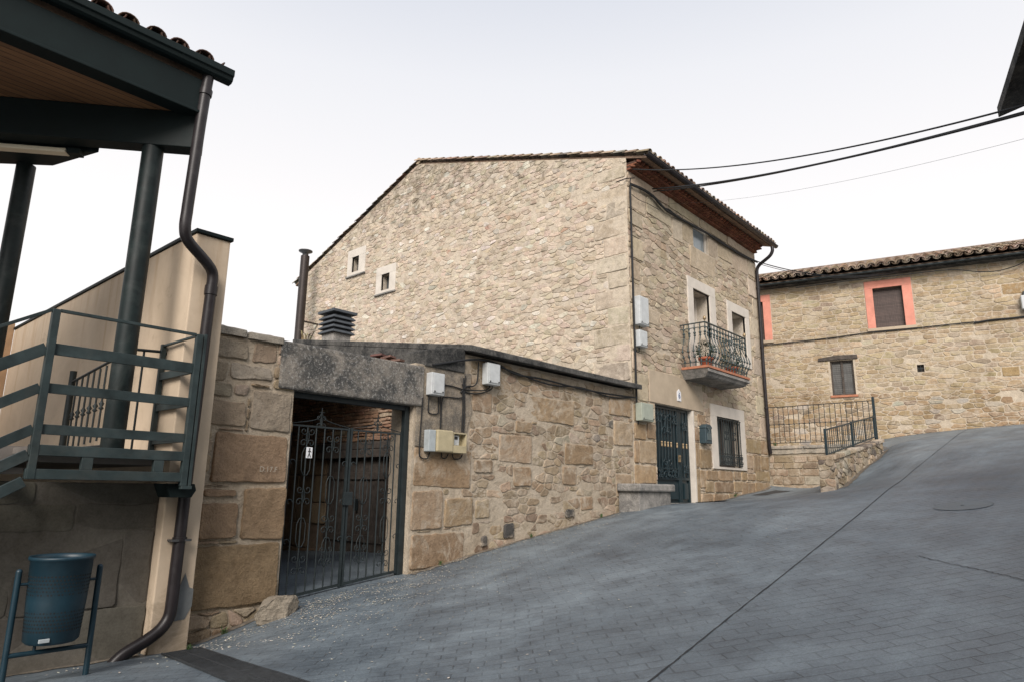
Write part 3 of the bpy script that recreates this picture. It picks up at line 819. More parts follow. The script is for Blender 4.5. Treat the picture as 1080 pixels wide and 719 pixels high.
gw2, gw2o = (15.97, 7.55, 16.37, 8.07), (15.67, 7.46, 16.63, 8.33)
wall_face(mb, FG, GAB, [gw1, gw2], 0, MORT, 0.25, (.45, .40, .33))
rng = random.Random(2); q_ = []; z_ = 3.9; k_ = 0
while z_ < 8.4:
    hgt = rng.uniform(.32, .46); q_.append((7.52, z_, 7.52 + (rng.uniform(.5, .62) if k_ % 2 else rng.uniform(.78, .95)), min(z_ + hgt, 8.6))); z_ += hgt + .01; k_ += 1
q_.append((7.52, 8.62, 8.3, 8.92))
blocks(mb, FG, q_, [(3, (.48, .41, .315)), (2, (.37, .32, .25)), (2, (.53, .46, .36))], (.002, .014), 8, 0, .012, .03, .006)
ocb = [(8.9, 7.5, 9.35, 7.68), (10.2, 6.2, 10.7, 6.42), (9.0, 5.3, 9.5, 5.55), (11.2, 8.3, 11.6, 8.5)]
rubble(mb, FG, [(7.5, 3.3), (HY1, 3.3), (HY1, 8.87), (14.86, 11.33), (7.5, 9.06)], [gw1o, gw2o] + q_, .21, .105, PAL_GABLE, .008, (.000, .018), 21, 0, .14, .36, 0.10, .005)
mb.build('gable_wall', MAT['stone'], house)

# openings
def surround(name, o, i, parent, fr, proud=0.03, sill=None, depth=0.06, mat='limestone'):
    m_ = MB()
    for r in ((o[0], i[3], o[2], o[3]), (o[0], o[1], i[0], i[3]), (i[2], o[1], o[2], i[3])) + (((i[0], o[1], i[2], i[1]),) if i[1] > o[1] + .02 else ()):
        m_.prism([fr.p(r[0], r[1], -depth), fr.p(r[2], r[1], -depth), fr.p(r[2], r[3], -depth), fr.p(r[0], r[3], -depth)], fr.n * (proud + depth))
    return m_.build(name, MAT[mat], parent, 0.006)
def pane_at(name, i, depth, parent, fr, mat, gr=0.0):
    m_ = MB(); m_.prism([fr.p(i[0], i[1], -depth - .02), fr.p(i[2], i[1], -depth - .02), fr.p(i[2], i[3], -depth - .02), fr.p(i[0], i[3], -depth - .02)], fr.n * .02)
    return m_.build(name, mat, parent)
def sash(name, i, depth, parent, fr, mat, w=.06, mull=True):
    m_ = MB(); parts = [(i[0], i[1], i[0] + w, i[3]), (i[2] - w, i[1], i[2], i[3]), (i[0] + w, i[1], i[2] - w, i[1] + w), (i[0] + w, i[3] - w, i[2] - w, i[3])]
    if mull:
        c = (i[0] + i[2]) / 2; parts.append((c - w * .7, i[1] + w, c + w * .7, i[3] - w))
    for r in parts:
        m_.prism([fr.p(r[0], r[1], -depth), fr.p(r[2], r[1], -depth), fr.p(r[2], r[3], -depth), fr.p(r[0], r[3], -depth)], fr.n * .05)
    return m_.build(name, mat, parent, .004)

for o_, i_, lab in ((gw1o, gw1, None), (gw2o, gw2, None)):
    w = surround('window', o_, i_, house, FG, .03)
    pane_at('pane', i_, .2, w, FG, MAT['glass'])
    m_ = MB(); m_.prism([FG.p(o_[0] - .03, o_[1] - .05, 0), FG.p(o_[2] + .03, o_[1] - .05, 0), FG.p(o_[2] + .03, o_[1] - .005, 0), FG.p(o_[0] - .03, o_[1] - .005, 0)], FG.n * .07)
    m_.build('sill', MAT['greyconc'], w, .005)
# balcony door and window beside it
w = surround('balcony_door', W1o, W1, house, FF, .035)
blind = plain('pale_closed_blind', (.44, .42, .37), .7, 0, .3, .12, 3); pane_at('blind', W1, .40, w, FF, blind); sash('frame', W1, .40, w, FF, MAT['limestone'], .07, False)
w = surround('window', W2o, W2, house, FF, .035)
pane_at('blind', W2, .40, w, FF, blind); sash('frame', W2, .40, w, FF, MAT['limestone'], .07, False)
# attic window
attic_glass = plain('sky_tinted_curtained_glass', (.20, .235, .25), .15, 0, .6, .15, 2)  # the sky's blue-grey reflection is mixed into the curtained pane's colour
w = sash('attic_window', AT, .10, house, FF, MAT['limestone'], .045, False)
pane_at('pane', AT, .10, w, FF, attic_glass)
# barred ground floor window
w = surround('barred_window', GWo, GW, house, FF, .04)
w['label'] = 'ground floor window with stone surround and iron bars'
pane_at('pane', GW, .22, w, FF, plain('net_curtain_glass', (.17, .185, .175), .2, 0, .5, .2, 3)); sash('frame', GW, .2, w, FF, MAT['oldwood'], .06)
m_ = MB(); gy = 7.44
x0, z0, x1, z1 = GW
for k in range(10):
    x = x0 + .05 + (x1 - x0 - .1) * k / 9
    m_.tube([(x, gy, z0 + .03), (x, gy, z1 - .03)], .011, 6)
for zz in (z0 + .05, z0 + .33, z1 - .05):
    m_.box((x0 + .01, gy - .012, zz - .012), (x1 - .01, gy + .012, zz + .012))
for k in range(0, 9, 2):
    x = x0 + .05 + (x1 - x0 - .1) * (k + .5) / 9
    scroll_pair(m_, (x + .07, gy, z0 + .19), X, Z, .10, .008)
for k in (3, 6):
    x = x0 + .05 + (x1 - x0 - .1) * k / 9
    scroll_pair(m_, (x, gy, z0 + .80), X, Z, .11, .008)
m_.build('window_grille', MAT['iron'], w)

# door: lintel, jambs, leaf, side panel
m_ = MB()
pts = [(13.0, 3.53), (15.60, 3.53), (15.63, 3.62), (15.45, 3.80), (15.1, 4.05), (14.75, 4.22), (14.2, 4.27), (13.0, 4.25)]
m_.prism([FF.p(a, b, -.05) for a, b in pts], FF.n * .075)
lint = m_.build('door_lintel', MAT['sandrender'], house, .012)
m_ = MB(); m_.box((14.99, 7.47, 1.2), (15.059, 7.80, 3.515)); m_.build('door_jamb', MAT['limestone'], house, .006)
DY = 7.62
m_ = MB()
m_.box((13.252, DY + .02, 1.25), (14.50, DY + .06, 3.515)); m_.box((14.52, DY + .02, 1.25), (14.985, DY + .06, 3.515))
for a, b in ((13.252, 14.50), (14.52, 14.985)):
    m_.box((a, DY - .02, 1.30), (a + .06, DY + .02, 3.51)); m_.box((b - .06, DY - .02, 1.30), (b, DY + .02, 3.51))
    for zz in (1.30, 1.87, 3.45):
        m_.box((a + .06, DY - .018, zz), (b - .06, DY + .018, zz + .06))
    m_.box((a + .14, DY - .03, 1.44), (b - .14, DY + .019, 1.80))
door = m_.build('door', MAT['doorpaint'], house, .004)
m_ = MB()
for a, b, nb in ((13.31, 14.44, 8), (14.58, 14.925, 2)):
    for k in range(nb):
        x = a + (b - a) * (k + .5) / nb
        m_.tube([(x, DY - .03, 1.93), (x, DY - .03, 3.45)], .014, 6)
    cx = (a + b) / 2; s = .20 if nb > 3 else .09
    scroll_pair(m_, (cx, DY - .045, 3.12), X, Z, s * 1.15, .013); scroll_pair(m_, (cx, DY - .045, 2.12), X, Z, s, .013)
    if nb > 3:
        scroll_pair(m_, (cx - .38, DY - .045, 3.25), X, Z, .12, .011); scroll_pair(m_, (cx + .38, DY - .045, 3.25), X, Z, .12, .011)
        m_.box((a + .1, DY - .05, 2.10), (b - .1, DY - .03, 2.13))
        for q in (-.32, .32): scroll_pair(m_, (cx + q, DY - .045, 2.0), X, Z, .09, .011)
m_.build('door_grille', MAT['doorpaint'], door)
for a, b, nb in ((13.31, 14.44, 8), (14.58, 14.925, 2)):
    for k in range(nb):
        if nb == 8 and k in (1, 6): continue
        x = a + (b - a) * (k + .5) / nb
        m_ = MB(); m_.lathe((x, DY - .03, 2.66), [(.015, -.06), (.026, -.05), (.018, -.03), (.022, 0), (.018, .03), (.026, .05), (.015, .06)], 8)
        m_.build('brass_collar', MAT['brass'], door)
m_ = MB(); m_.box((14.40, DY - .07, 2.28), (14.46, DY - .02, 2.44)); m_.tube([(14.43, DY - .08, 2.40), (14.34, DY - .09, 2.40)], .012, 6)
m_.build('handle', MAT['brass'], door)
# number plate: a lozenge topped tile with a blue digit
m_ = MB(); px_, pz_ = 14.33, 3.80
m_.prism([(px_ - .09, 7.474, pz_ - .12), (px_ + .09, 7.474, pz_ - .12), (px_ + .09, 7.474, pz_ + .09), (px_, 7.474, pz_ + .16), (px_ - .09, 7.474, pz_ + .09)], (0, -.015, 0))
npl = m_.build('number_plate', MAT['whiteplate'], house)
text_mesh('digit', '6', .19, MAT['blueink'], npl, (px_, 7.455, pz_), X, Z)

# balcony
BX0, BX1, BY, BZ = 14.52, 16.92, 6.80, 4.50
bal = MB()
prof = [(7.5, 4.44), (BY + .02, 4.44), (BY, 4.41), (BY, 4.36), (BY + .05, 4.33), (BY + .08, 4.28), (BY + .14, 4.245), (7.5, 4.23)]
vs = []; n_ = len(prof)
for (y, z) in prof:
    ins = max(0, (y - BY)) if y < 7.4 else (0.0 if z > 4.3 else .14)
    vs.append((BX0 + ins, y, z))
for (y, z) in prof:
    ins = max(0, (y - BY)) if y < 7.4 else (0.0 if z > 4.3 else .14)
    vs.append((BX1 - ins, y, z))
bal.add(vs, [list(range(n_)), list(range(n_, 2 * n_))[::-1]] + [[i, n_ + i, n_ + (i + 1) % n_, (i + 1) % n_] for i in range(n_)])
balcony = bal.build('balcony', MAT['greyconc'], house)
m_ = MB(); m_.box((BX0 - .01, BY - .015, 4.442), (BX1 + .01, 7.47, 4.50)); m_.build('floor_edge', MAT['redtile'], balcony, .006)
RZ = 5.53
m_ = MB()
yy = BY + .05
for z, w_, h_ in ((RZ, .045, .022), (4.60, .03, .016), (5.42, .03, .014)):
    m_.obox((BX0 + .05, 7.49, z), (BX0 + .05, yy, z), w_, h_); m_.obox((BX0 + .03, yy, z), (BX1 - .03, yy, z), w_, h_); m_.obox((BX1 - .05, yy, z), (BX1 - .05, 7.49, z), w_, h_)
m_.build('handrail', MAT['balmetal'], balcony)
def baluster(out):
    m_ = MB(); o = Vector(out); b0 = Vector((BX0 + .05, yy, 4.50))
    path = [(0, 0), (.0, .10), (.03, .18), (.085, .28), (.10, .38), (.07, .50), (.02, .62), (-.01, .74), (0, .85), (0, 1.02)]
    pts = smooth_path([b0 + o * a + Z * b for a, b in path], 4)
    m_.tube(pts, [.0105 + .004 * math.sin(i * .8) for i in range(len(pts))], 6)
    for a, b, r_ in ((.0, .13, .028), (.055, .23, .034), (.10, .36, .030), (-.01, .74, .030), (-.003, .80, .036), (0, .90, .026)):
        c = b0 + o * a + Z * b
        m_.lathe(c, [(.008, -.035), (r_ * .8, -.02), (r_, 0), (r_ * .7, .02), (.008, .04)], 7)
    return m_
bf = baluster((0, -1, 0)).build('baluster', MAT['balmetal'], balcony)
nf = 15
for k in range(1, nf): dup(bf, balcony, ((BX1 - BX0 - .1) * k / (nf - 1), 0, 0))
bl = baluster((-1, 0, 0)).build('baluster', MAT['balmetal'], balcony)
bl.location.y += .13
for k in range(1, 4): dup(bl, balcony, (0, .14 * k, 0))
br_ = baluster((1, 0, 0)).build('baluster', MAT['balmetal'], balcony)
br_.location = (BX1 - BX0 - .1, .13, 0)
for k in range(1, 4): dup(br_, balcony, (0, .14 * k, 0))
m_ = MB(); m_.lathe((BX0 + .05, yy, RZ + .01), [(.012, 0), (.012, .03), (.034, .05), (.042, .08), (.034, .11), (.012, .13), (.004, .15)], 10)
fi = m_.build('finial', MAT['brass'], balcony); dup(fi, balcony, (BX1 - BX0 - .1, 0, 0))

# eaves: corbelled brick courses, red tile soffit, gutter, downpipe
m_ = MB(); rng = random.Random(4)
def brick_row(x0, x1, y0, y1, z0, z1, w):
    x = x0
    while x < x1:
        b = min(x + w * rng.uniform(.92, 1.05), x1)
        m_.box((x + .004, y0 + rng.uniform(0, .008), z0), (b - .004, y1, z1 - .002), 0, vary(rng, (.235, .098, .058), .22, .06)); x = b
brick_row(12.32, 19.6, 7.38, 7.5, 8.765, 8.80, .28)
x = 12.36
while x < 19.55:
    c = (x, 7.37); s = .075
    m_.prism([(c[0], c[1] - s, 8.802), (c[0] + s, c[1], 8.802), (c[0], c[1] + s, 8.802), (c[0] - s, c[1], 8.802)], (0, 0, .05), 0, vary(rng, (.215, .088, .052), .25, .06)); x += .172
m_.box((12.33, 7.40, 8.802), (19.6, 7.5, 8.85), 0, (.09, .05, .035))
brick_row(12.32, 19.62, 7.24, 7.5, 8.855, 8.885, .28)
x = 12.40
while x < 19.55:
    c = (x, 7.23)
    m_.prism([(c[0], c[1] - s, 8.887), (c[0] + s, c[1], 8.887), (c[0], c[1] + s, 8.887), (c[0] - s, c[1], 8.887)], (0, 0, .05), 0, vary(rng, (.215, .088, .052), .25, .06)); x += .172
m_.box((12.33, 7.27, 8.887), (19.6, 7.5, 8.935), 0, (.09, .05, .035))
m_.build('brick_cornice', MAT['brick'], house)
m_ = MB(); tf = math.atan(.308); tb = math.atan(.393)
RO = (12.22, 6.98, 8.83)
def rp(x, y): return (x, y, 8.90 + (y - 6.98) * .308) if y <= 14.86 else (x, y, 8.90 + 7.88 * .308 - (y - 14.86) * .393)
for ya, yb in ((6.98, 14.86), (14.86, 21.5)):
    a, b, c, d = rp(12.33, ya), rp(19.72, ya), rp(19.72, yb), rp(12.33, yb)
    m_.prism([a, b, c, d], (0, 0, .06), 0, (.25, .17, .12))
eu = Vector((0, math.cos(tf), math.sin(tf)))
tiles(m_, (12.32, 6.90, 8.94), X, eu, 35, 26, .215, .325, PAL_TILE, 31)
eb = Vector((0, -math.cos(tb), math.sin(tb)))
tiles(m_, (12.32, 21.56, 8.90 + 7.88 * .308 - 6.70 * .393 + .06), X, eb, 35, 22, .215, .325, PAL_TILE, 32)
for k in range(17):
    m_.tube([(12.28 + k * .45, 14.86, 11.43), (12.28 + k * .45 + .5, 14.86, 11.41)], [.11, .10], 10, 0, vary(rng, PAL_TILE[0][1], .2, .05))
m_.build('roof', MAT['tile'], house)
m_ = MB(); n_ = 9
for i in range(1):
    vs = []; rg = .065
    for x in (12.18, 19.86):
        for k in range(n_ + 1):
            a = math.pi + math.pi * k / n_; vs.append((x, 6.90 + math.cos(a) * rg, 8.935 + math.sin(a) * rg))
        for k in range(n_ + 1):
            a = math.pi + math.pi * k / n_; vs.append((x, 6.90 + math.cos(a) * (rg - .008), 8.935 + math.sin(a) * (rg - .008)))
    w_ = 2 * (n_ + 1); fs = []
    for k in range(n_):
        fs += [[k, k + 1, w_ + k + 1, w_ + k], [n_ + 2 + k, n_ + 1 + k, w_ + n_ + 1 + k, w_ + n_ + 2 + k], [k + 1, k, n_ + 1 + k, n_ + 2 + k], [w_ + k, w_ + k + 1, w_ + n_ + 2 + k, w_ + n_ + 1 + k]]
    fs += [[0, w_, w_ + n_ + 1, n_ + 1], [n_, 2 * n_ + 1, w_ + 2 * n_ + 1, w_ + n_]]
    m_.add(vs, fs, 0, (.5, .5, .5), True)
m_.tube([(12.18, 6.835, 8.94), (19.86, 6.835, 8.94)], .012, 6)
gut = m_.build('gutter', MAT['pipe'], house)
m_ = MB()
m_.tube(smooth_path([(19.52, 6.90, 8.83), (19.52, 6.90, 8.70), (19.52, 7.0, 8.55), (19.52, 7.30, 8.36), (19.52, 7.40, 8.22), (19.52, 7.41, 8.0)], 6) + [(19.52, 7.41, 5.0), (19.55, 7.41, 2.9), (19.60, 7.40, 2.72)], .05, 12)
for zz in (7.6, 5.8, 4.0): m_.tube([(19.52, 7.41, zz), (19.52, 7.41, zz + .05)], .06, 12)
m_.build('downpipe', MAT['pipe'], house)

# things fixed to the house
m_ = MB(); m_.box((15.34, 7.33, 2.76), (15.68, 7.495, 3.12)); 
m_.prism([(15.33, 7.32, 3.12), (15.69, 7.32, 3.12), (15.69, 7.32, 3.17), (15.60, 7.32, 3.225), (15.42, 7.32, 3.225), (15.33, 7.32, 3.17)], (0, .175, 0))
mail = thing('mailbox', 'dark teal wall mailbox between the iron door and the barred window', 'mailbox', (15.51, 7.4, 2.76))
m_.build('body', MAT['darkbox'], mail, .012)
m_ = MB(); m_.box((15.40, 7.312, 2.84), (15.62, 7.329, 3.00)); scroll_pair(m_, (15.51, 7.315, 3.06), X, Z, .06, .006); m_.box((15.40, 7.312, 3.125), (15.62, 7.319, 3.145)); m_.build('front_relief', MAT['relief'], mail, .003)

def meter_box(name, label, x0, x1, z0, z1, d, mat, cat='utility box', extra=None, y=7.475):
    t = thing(name, label, cat, ((x0 + x1) / 2, y, z0))
    m_ = MB(); m_.box((x0, y - d, z0), (x1, y, z1)); m_.build('body', MAT[mat], t, .012)
    m_ = MB(); m_.box((x0 + .025, y - d - .012, z0 + .03), (x1 - .025, y - d - .001, z1 - .03)); lid = m_.build('lid', MAT[mat], t, .006)
    for a in (x0 + .05, x1 - .05):
        m_ = MB(); m_.lathe((a, y - d - .016, z0 + .05), [(.012, -.008), (.012, .008)], 8); m_.build('screw', MAT['cable'], lid)
    return t, lid
meter_box('meter_box', 'tall white plastic junction box on the house front, upper of two by the corner', 12.42, 12.80, 5.14, 5.78, .16, 'box_white')
meter_box('meter_box', 'small white plastic junction box below the tall one at the house corner', 12.42, 12.74, 4.66, 5.02, .14, 'box_white')
meter_box('meter_box', 'grey olive fuse box above the stone bench left of the iron door', 12.38, 12.86, 3.06, 3.44, .16, 'box_olive')
bench = thing('stone_bench', 'low concrete bench block built against the wall left of the door', 'bench', (12.27, 7.2, 1.2))
m_ = MB(); m_.box((11.66, 7.0, .95), (12.90, 7.475, 1.60)); m_.build('base', MAT['greyconc'], bench, .015)
m_ = MB(); m_.box((11.58, 6.93, 1.602), (12.98, 7.47, 1.755)); m_.build('seat_slab', MAT['greyconc'], bench, .03)

# pots on the balcony
def potted_plant(label, x, y, r, hr, seed):
    t = thing('potted_plant', label, 'plant', (x, y, 4.50), 'plants in pots on the balcony')
    m_ = MB(); m_.lathe((x, y, 4.50), [(r * .65, 0), (r * .9, r * 1.25), (r * 1.05, r * 1.27), (r * 1.05, r * 1.6), (r * .95, r * 1.6), (r * .9, r * 1.45)], 16)
    m_.build('pot', MAT['terracotta'], t)
    m_ = MB(); rg = random.Random(seed)
    for k in range(700):
        d = Vector((rg.gauss(0, 1), rg.gauss(0, 1), rg.gauss(0, 1))).normalized(); rad = hr * rg.uniform(.55, 1.05)
        c = Vector((x, y, 4.50 + r * 1.6 + hr * .75)) + Vector((d.x * rad, d.y * rad, d.z * rad * .9))
        a = (d + Vector((rg.uniform(-.6, .6), rg.uniform(-.6, .6), rg.uniform(-.2, .8)))).normalized(); b = a.orthogonal().normalized()
        L = rg.uniform(.03, .06); w_ = L * .35
        m_.add([c, c + a * L * .5 + b * w_, c + a * L, c + a * L * .5 - b * w_], [[0, 1, 2, 3]], 0, vary(rg, (.035, .06, .035), .4, .1))
    m_.tube([(x, y, 4.50 + r * 1.4), (x, y, 4.50 + r * 1.6 + hr * .6)], .012, 6, 0, (.06, .045, .03))
    m_.build('foliage', MAT['leaf'], t)
potted_plant('round clipped green shrub in a terracotta pot at the near end of the balcony', 15.02, 7.08, .17, .24, 5)
potted_plant('dark green plant in a terracotta pot at the far end of the balcony', 16.55, 7.10, .16, .25, 6)
# ------------------------------------------------------------------ street wall with gateway
stained = lichen_concrete("stained_plaster", (0.36, 0.30, 0.225), (0.15, 0.135, 0.115), (0.44, 0.40, 0.34), 0.3)
sw = thing('gateway_wall', 'old sandstone street wall with a large gateway under a grey concrete lintel', 'wall', (6.0, 7.6, 0.2))
FW = FF
pb = [(3.36,3.02,3.77,3.27),(3.81,3.04,4.13,3.30),(3.36,2.77,3.54,3.0),(3.57,2.81,4.10,3.0),(3.36,2.60,3.6,2.75),(3.64,2.62,3.82,2.78),(3.36,2.26,3.80,2.58),(3.86,2.24,4.37,2.74),(3.46,1.63,4.385,2.21),(3.38,1.47,3.79,1.58),(3.86,1.0,4.39,1.60),(3.37,1.03,3.83,1.44),(3.38,.30,4.39,.97)]
def rough_body(m_, x0, x1, z0, z1, y0=7.5, y1=8.0, col=MORT_OLD):
    m_.box((x0, y0, z0), (x1, y1, z1), 0, col)
m_ = MB(); rough_body(m_, 3.30, 4.40, -.4, 3.32)
blocks(m_, FW, pb[:8], [(3, (.33, .28, .215)), (2, (.30, .24, .175)), (1, (.37, .325, .26))], (.008, .03), 13, 0, .012, .022, .01)
blocks(m_, FW, pb[8:], [(3, (.265, .19, .12)), (2, (.30, .22, .145)), (1, (.24, .172, .11))], (.02, .045), 14, 0, .012, .016, .006)
rubble(m_, FW, [(3.30, -.1), (4.39, -.1), (4.39, 3.3), (3.30, 3.3)], pb, .28, .16, PAL_OLD, .018, (.01, .04), 15, 0, .1, .4, 0, .006)
FJ = Frame((4.40, 0, 0), Y, Z, X)
blocks(m_, FJ, [(7.51, .1, 8.0, .95), (7.51, 1.0, 8.0, 1.6), (7.51, 1.63, 8.0, 2.2), (7.51, 2.24, 8.0, 2.76)], PAL_OLDBLK, (.01, .025), 16)
rng = random.Random(3)
for a, b in ((3.32, 3.72), (3.74, 4.20)):
    stone(m_, Frame((0, 0, 3.32), X, Y, Z), [(a, 7.46), (b, 7.45), (b, 7.98), (a, 7.98)], rng.uniform(.06, .09), rng, (.36, .33, .28), 0, True, .01)
pier = m_.build('gate_pier', MAT['brownstone'], sw)
text_mesh('painted_mark', 'D.17.F', .085, MAT['chalk'], pier, (4.12, 7.444, 1.80), X, Z, .0008)
m_ = MB()
m_.box((4.17, 7.45, 2.77), (6.47, 8.0, 3.36))
ln = m_.build('gate_lintel', MAT['lintel'], sw, .025)
wbk = [(8.82,2.78,10.19,3.22),(8.15,2.03,8.98,2.5),(9.92,2.07,10.79,2.45),(8.51,1.66,8.98,2.0),(9.84,1.69,10.28,2.03),(6.36,1.62,7.53,2.18),(6.35,1.03,6.95,1.58),(6.98,1.06,7.57,1.48),(6.36,.50,7.41,.99),(8.54,2.55,8.97,2.74),(7.58,1.84,8.01,2.06),(7.51,2.8,7.98,3.12),(11.55,2.5,12.25,3.0),(11.6,1.5,12.2,1.95),(11.4,3.1,12.2,3.5),(7.62,1.15,7.95,1.45),(10.4,1.25,10.8,1.5)]
plast = (6.30, 2.22, 7.46, 3.8)
m_ = MB(); rough_body(m_, 7.30, 12.29, -.2, 3.69); rough_body(m_, 6.33, 7.299, -.2, 3.40)
blocks(m_, FW, wbk, PAL_OLDBLK, (.014, .03), 17, 0, .01, .014, .004)
rubble(m_, FW, [(6.34, .2), (12.28, .2), (12.28, 3.66), (6.34, 3.66)], wbk + [plast], .27, .135, PAL_OLD, .016, (.000, .013), 18, 0, .14, .38, .2, .006)
rng = random.Random(6)
for x, z, w_, h_ in ((8.28, .84, .26, .24), (7.76, .74, .14, .17), (9.92, 1.13, .26, .15)):
    stone(m_, FW, [(x, z), (x + w_, z + .01), (x + w_ * .95, z + h_), (x + .02, z + h_ * .9)], .036, rng, (.085, .082, .078) if w_ > .16 else (.14, .13, .12), 0, True, .004)
m_.build('wall', MAT['oldstone'], sw)
m_ = MB()
pp = [(6.36, 2.20), (6.9, 2.16), (7.35, 2.25), (7.42, 2.55), (7.50, 2.8), (7.44, 3.1), (7.48, 3.39), (6.36, 3.39)]
m_.prism([FW.p(a, b, 0.001) for a, b in pp], FW.n * .022)
m_.build('plaster_patch', stained, sw, .012)
m_ = MB(); m_.prism([(6.475, 7.45, 3.375), (7.30, 7.45, 3.375), (7.30, 7.45, 3.69), (7.25, 7.45, 3.78), (6.9, 7.45, 3.73), (6.475, 7.45, 3.62)], (0, .5, 0)); m_.build('gate_coping', MAT['coping'], sw, .02)

# ------------------------------------------------------------------ shed behind the wall
shed = thing('shed', 'low lean to shed with black weathered concrete roof edge behind the street wall', 'shed', (9.5, 9.5, .4))
def sr(y): return 3.70 + (y - 7.28) * .155
m_ = MB()
m_.prism([(7.26, 7.28, 3.70), (7.26, 12.6, sr(12.6)), (7.26, 12.6, sr(12.6) + .10), (7.26, 7.28, 3.80)], (5.10, 0, 0))
roofS = m_.build('roof_slab', MAT['coping'], shed, .012)
m_ = MB()
FS = Frame((7.32, 0, 0), Y, Z, -X)
m_.prism([(7.32, 8.0, .0), (7.32, 12.6, .0), (7.32, 12.6, sr(12.6)), (7.32, 8.0, sr(8.0))], (.3, 0, 0), 0, (.20, .15, .11))
PAL_THIN = [(3, (.34, .20, .13)), (3, (.30, .19, .125)), (2, (.38, .26, .18)), (1, (.25, .17, .12)), (1, (.42, .33, .24))]
rb = ashlar(8.02, 2.42, 12.5, 4.3, [random.Random(k).uniform(.045, .085) for k in range(40)], .16, .42, 12)
rb = [r for r in rb if r[3] < sr(r[0]) - .02]
blocks(m_, FS, rb, PAL_THIN, (.005, .045), 19, 0, .006, .006, .003)
blocks(m_, FS, [r for r in ashlar(8.02, .1, 12.5, 2.4, [.4, .45, .38, .5, .3, .37], .4, .9, 7) if r[2] < 9.2 or r[0] > 11.0], [(2, (.22, .155, .10)), (1, (.26, .19, .125))], (.01, .03), 22)
m_.build('side_wall', MAT['brick'], shed)
m_ = MB(); m_.box((7.20, 8.7, 2.27), (7.33, 11.4, 2.39)); m_.box((7.16, 8.9, 2.12), (7.33, 11.2, 2.26)); m_.build('door_lintel', MAT['oldwood'], shed, .01)
m_ = MB(); rng = random.Random(9); y = 9.25
while y < 10.95:
    w_ = rng.uniform(.12, .2); m_.box((7.27 - rng.uniform(0, .012), y, .35), (7.31, min(y + w_, 10.98) - .008, 2.11)); y += w_
for z_ in (.7, 1.75): m_.box((7.235, 9.27, z_), (7.26, 10.95, z_ + .12))
dr_ = m_.build('door', MAT['oldwood'], shed, .004)
m_ = MB(); m_.box((7.22, 9.95, 1.22), (7.236, 10.02, 1.42)); m_.build('latch', MAT['iron'], dr_)
# louvred chimney
VX, VY = 7.75, 11.75
m_ = MB(); zb = sr(VY) + .06
m_.box((VX - .21, VY - .21, zb), (VX + .21, VY + .21, zb + .24))
ch = m_.build('chimney', MAT['greyconc'], roofS, .012)
m_ = MB()
for k in range(4):
    z = zb + .25 + k * .10; w0, w1 = .27, .18
    P0_ = [(VX + a * w0, VY + b * w0, z) for a, b in ((-1, -1), (1, -1), (1, 1), (-1, 1))]
    P1_ = [(VX + a * w1, VY + b * w1, z + .075) for a, b in ((-1, -1), (1, -1), (1, 1), (-1, 1))]
    P2_ = [(VX + a * w0, VY + b * w0, z - .025) for a, b in ((-1, -1), (1, -1), (1, 1), (-1, 1))]
    m_.add(P0_ + P1_ + P2_, [[0, 1, 5, 4], [1, 2, 6, 5], [2, 3, 7, 6], [3, 0, 4, 7], [4, 5, 6, 7], [8, 9, 1, 0], [9, 10, 2, 1], [10, 11, 3, 2], [11, 8, 0, 3], [11, 10, 9, 8]])
m_.box((VX - .14, VY - .14, zb + .23), (VX + .14, VY + .14, zb + .64))
m_.prism([(VX - .29, VY - .29, zb + .645), (VX + .29, VY - .29, zb + .645), (VX + .29, VY + .29, zb + .645), (VX - .29, VY + .29, zb + .645)], (0, 0, .055))
m_.build('louvres', MAT['ventslat'], ch, .004)
# broken tiles and bricks stuck under the roof edge
m_ = MB(); m_.prism([(7.255, 7.98, 3.52), (7.255, 12.6, sr(12.6) - .26), (7.255, 12.6, sr(12.6) - .003), (7.255, 7.98, sr(7.98) - .003)], (.10, 0, 0)); m_.build('verge_beam', MAT['coping'], shed, .01)
rng = random.Random(77)
for k in range(4):
    y = 8.0 + rng.random() * 1.5; x = 7.17 + rng.uniform(-.06, .03); z = sr(y) - .20 + rng.uniform(-.04, .05)
    m_ = MB(); m_.obox((x, y, z), (x + rng.uniform(-.05, .05), y + rng.uniform(.16, .3), z + rng.uniform(-.03, .03)), .14, .035, (rng.uniform(-.2, .2), 0, 1), 0, vary(rng, (.20, .11, .085), .3, .08))
    m_.build('broken_brick', MAT['brick'], shed)

# courtyard walls seen through the gate
cy = thing('courtyard_wall', 'brown stone wall of the yard, darkened by an added roof, seen through the iron gate', 'wall', (4.4, 11.5, .1))
m_ = MB()
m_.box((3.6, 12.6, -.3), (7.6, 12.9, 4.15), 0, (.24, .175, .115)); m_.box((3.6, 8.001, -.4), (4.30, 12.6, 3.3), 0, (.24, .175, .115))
FB = Frame((0, 12.6, 0), X, Z, -Y); FL = Frame((4.30, 0, 0), Y, Z, X)
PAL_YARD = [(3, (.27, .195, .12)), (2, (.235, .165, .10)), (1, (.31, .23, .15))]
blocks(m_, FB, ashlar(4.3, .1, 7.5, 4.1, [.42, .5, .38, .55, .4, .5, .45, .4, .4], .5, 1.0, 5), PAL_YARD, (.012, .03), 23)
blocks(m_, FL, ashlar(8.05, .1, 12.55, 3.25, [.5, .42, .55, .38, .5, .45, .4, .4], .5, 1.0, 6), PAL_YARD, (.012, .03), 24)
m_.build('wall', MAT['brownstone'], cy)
m_ = MB(); m_.prism([(3.8, 9.4, 3.45), (7.25, 9.4, 3.45), (7.25, 12.7, 3.6), (3.8, 12.7, 3.6)], (0, 0, .09)); m_.build('added_shade_roof', MAT['oldwood'], cy)  # unseen roof added behind the lintel to darken the yard

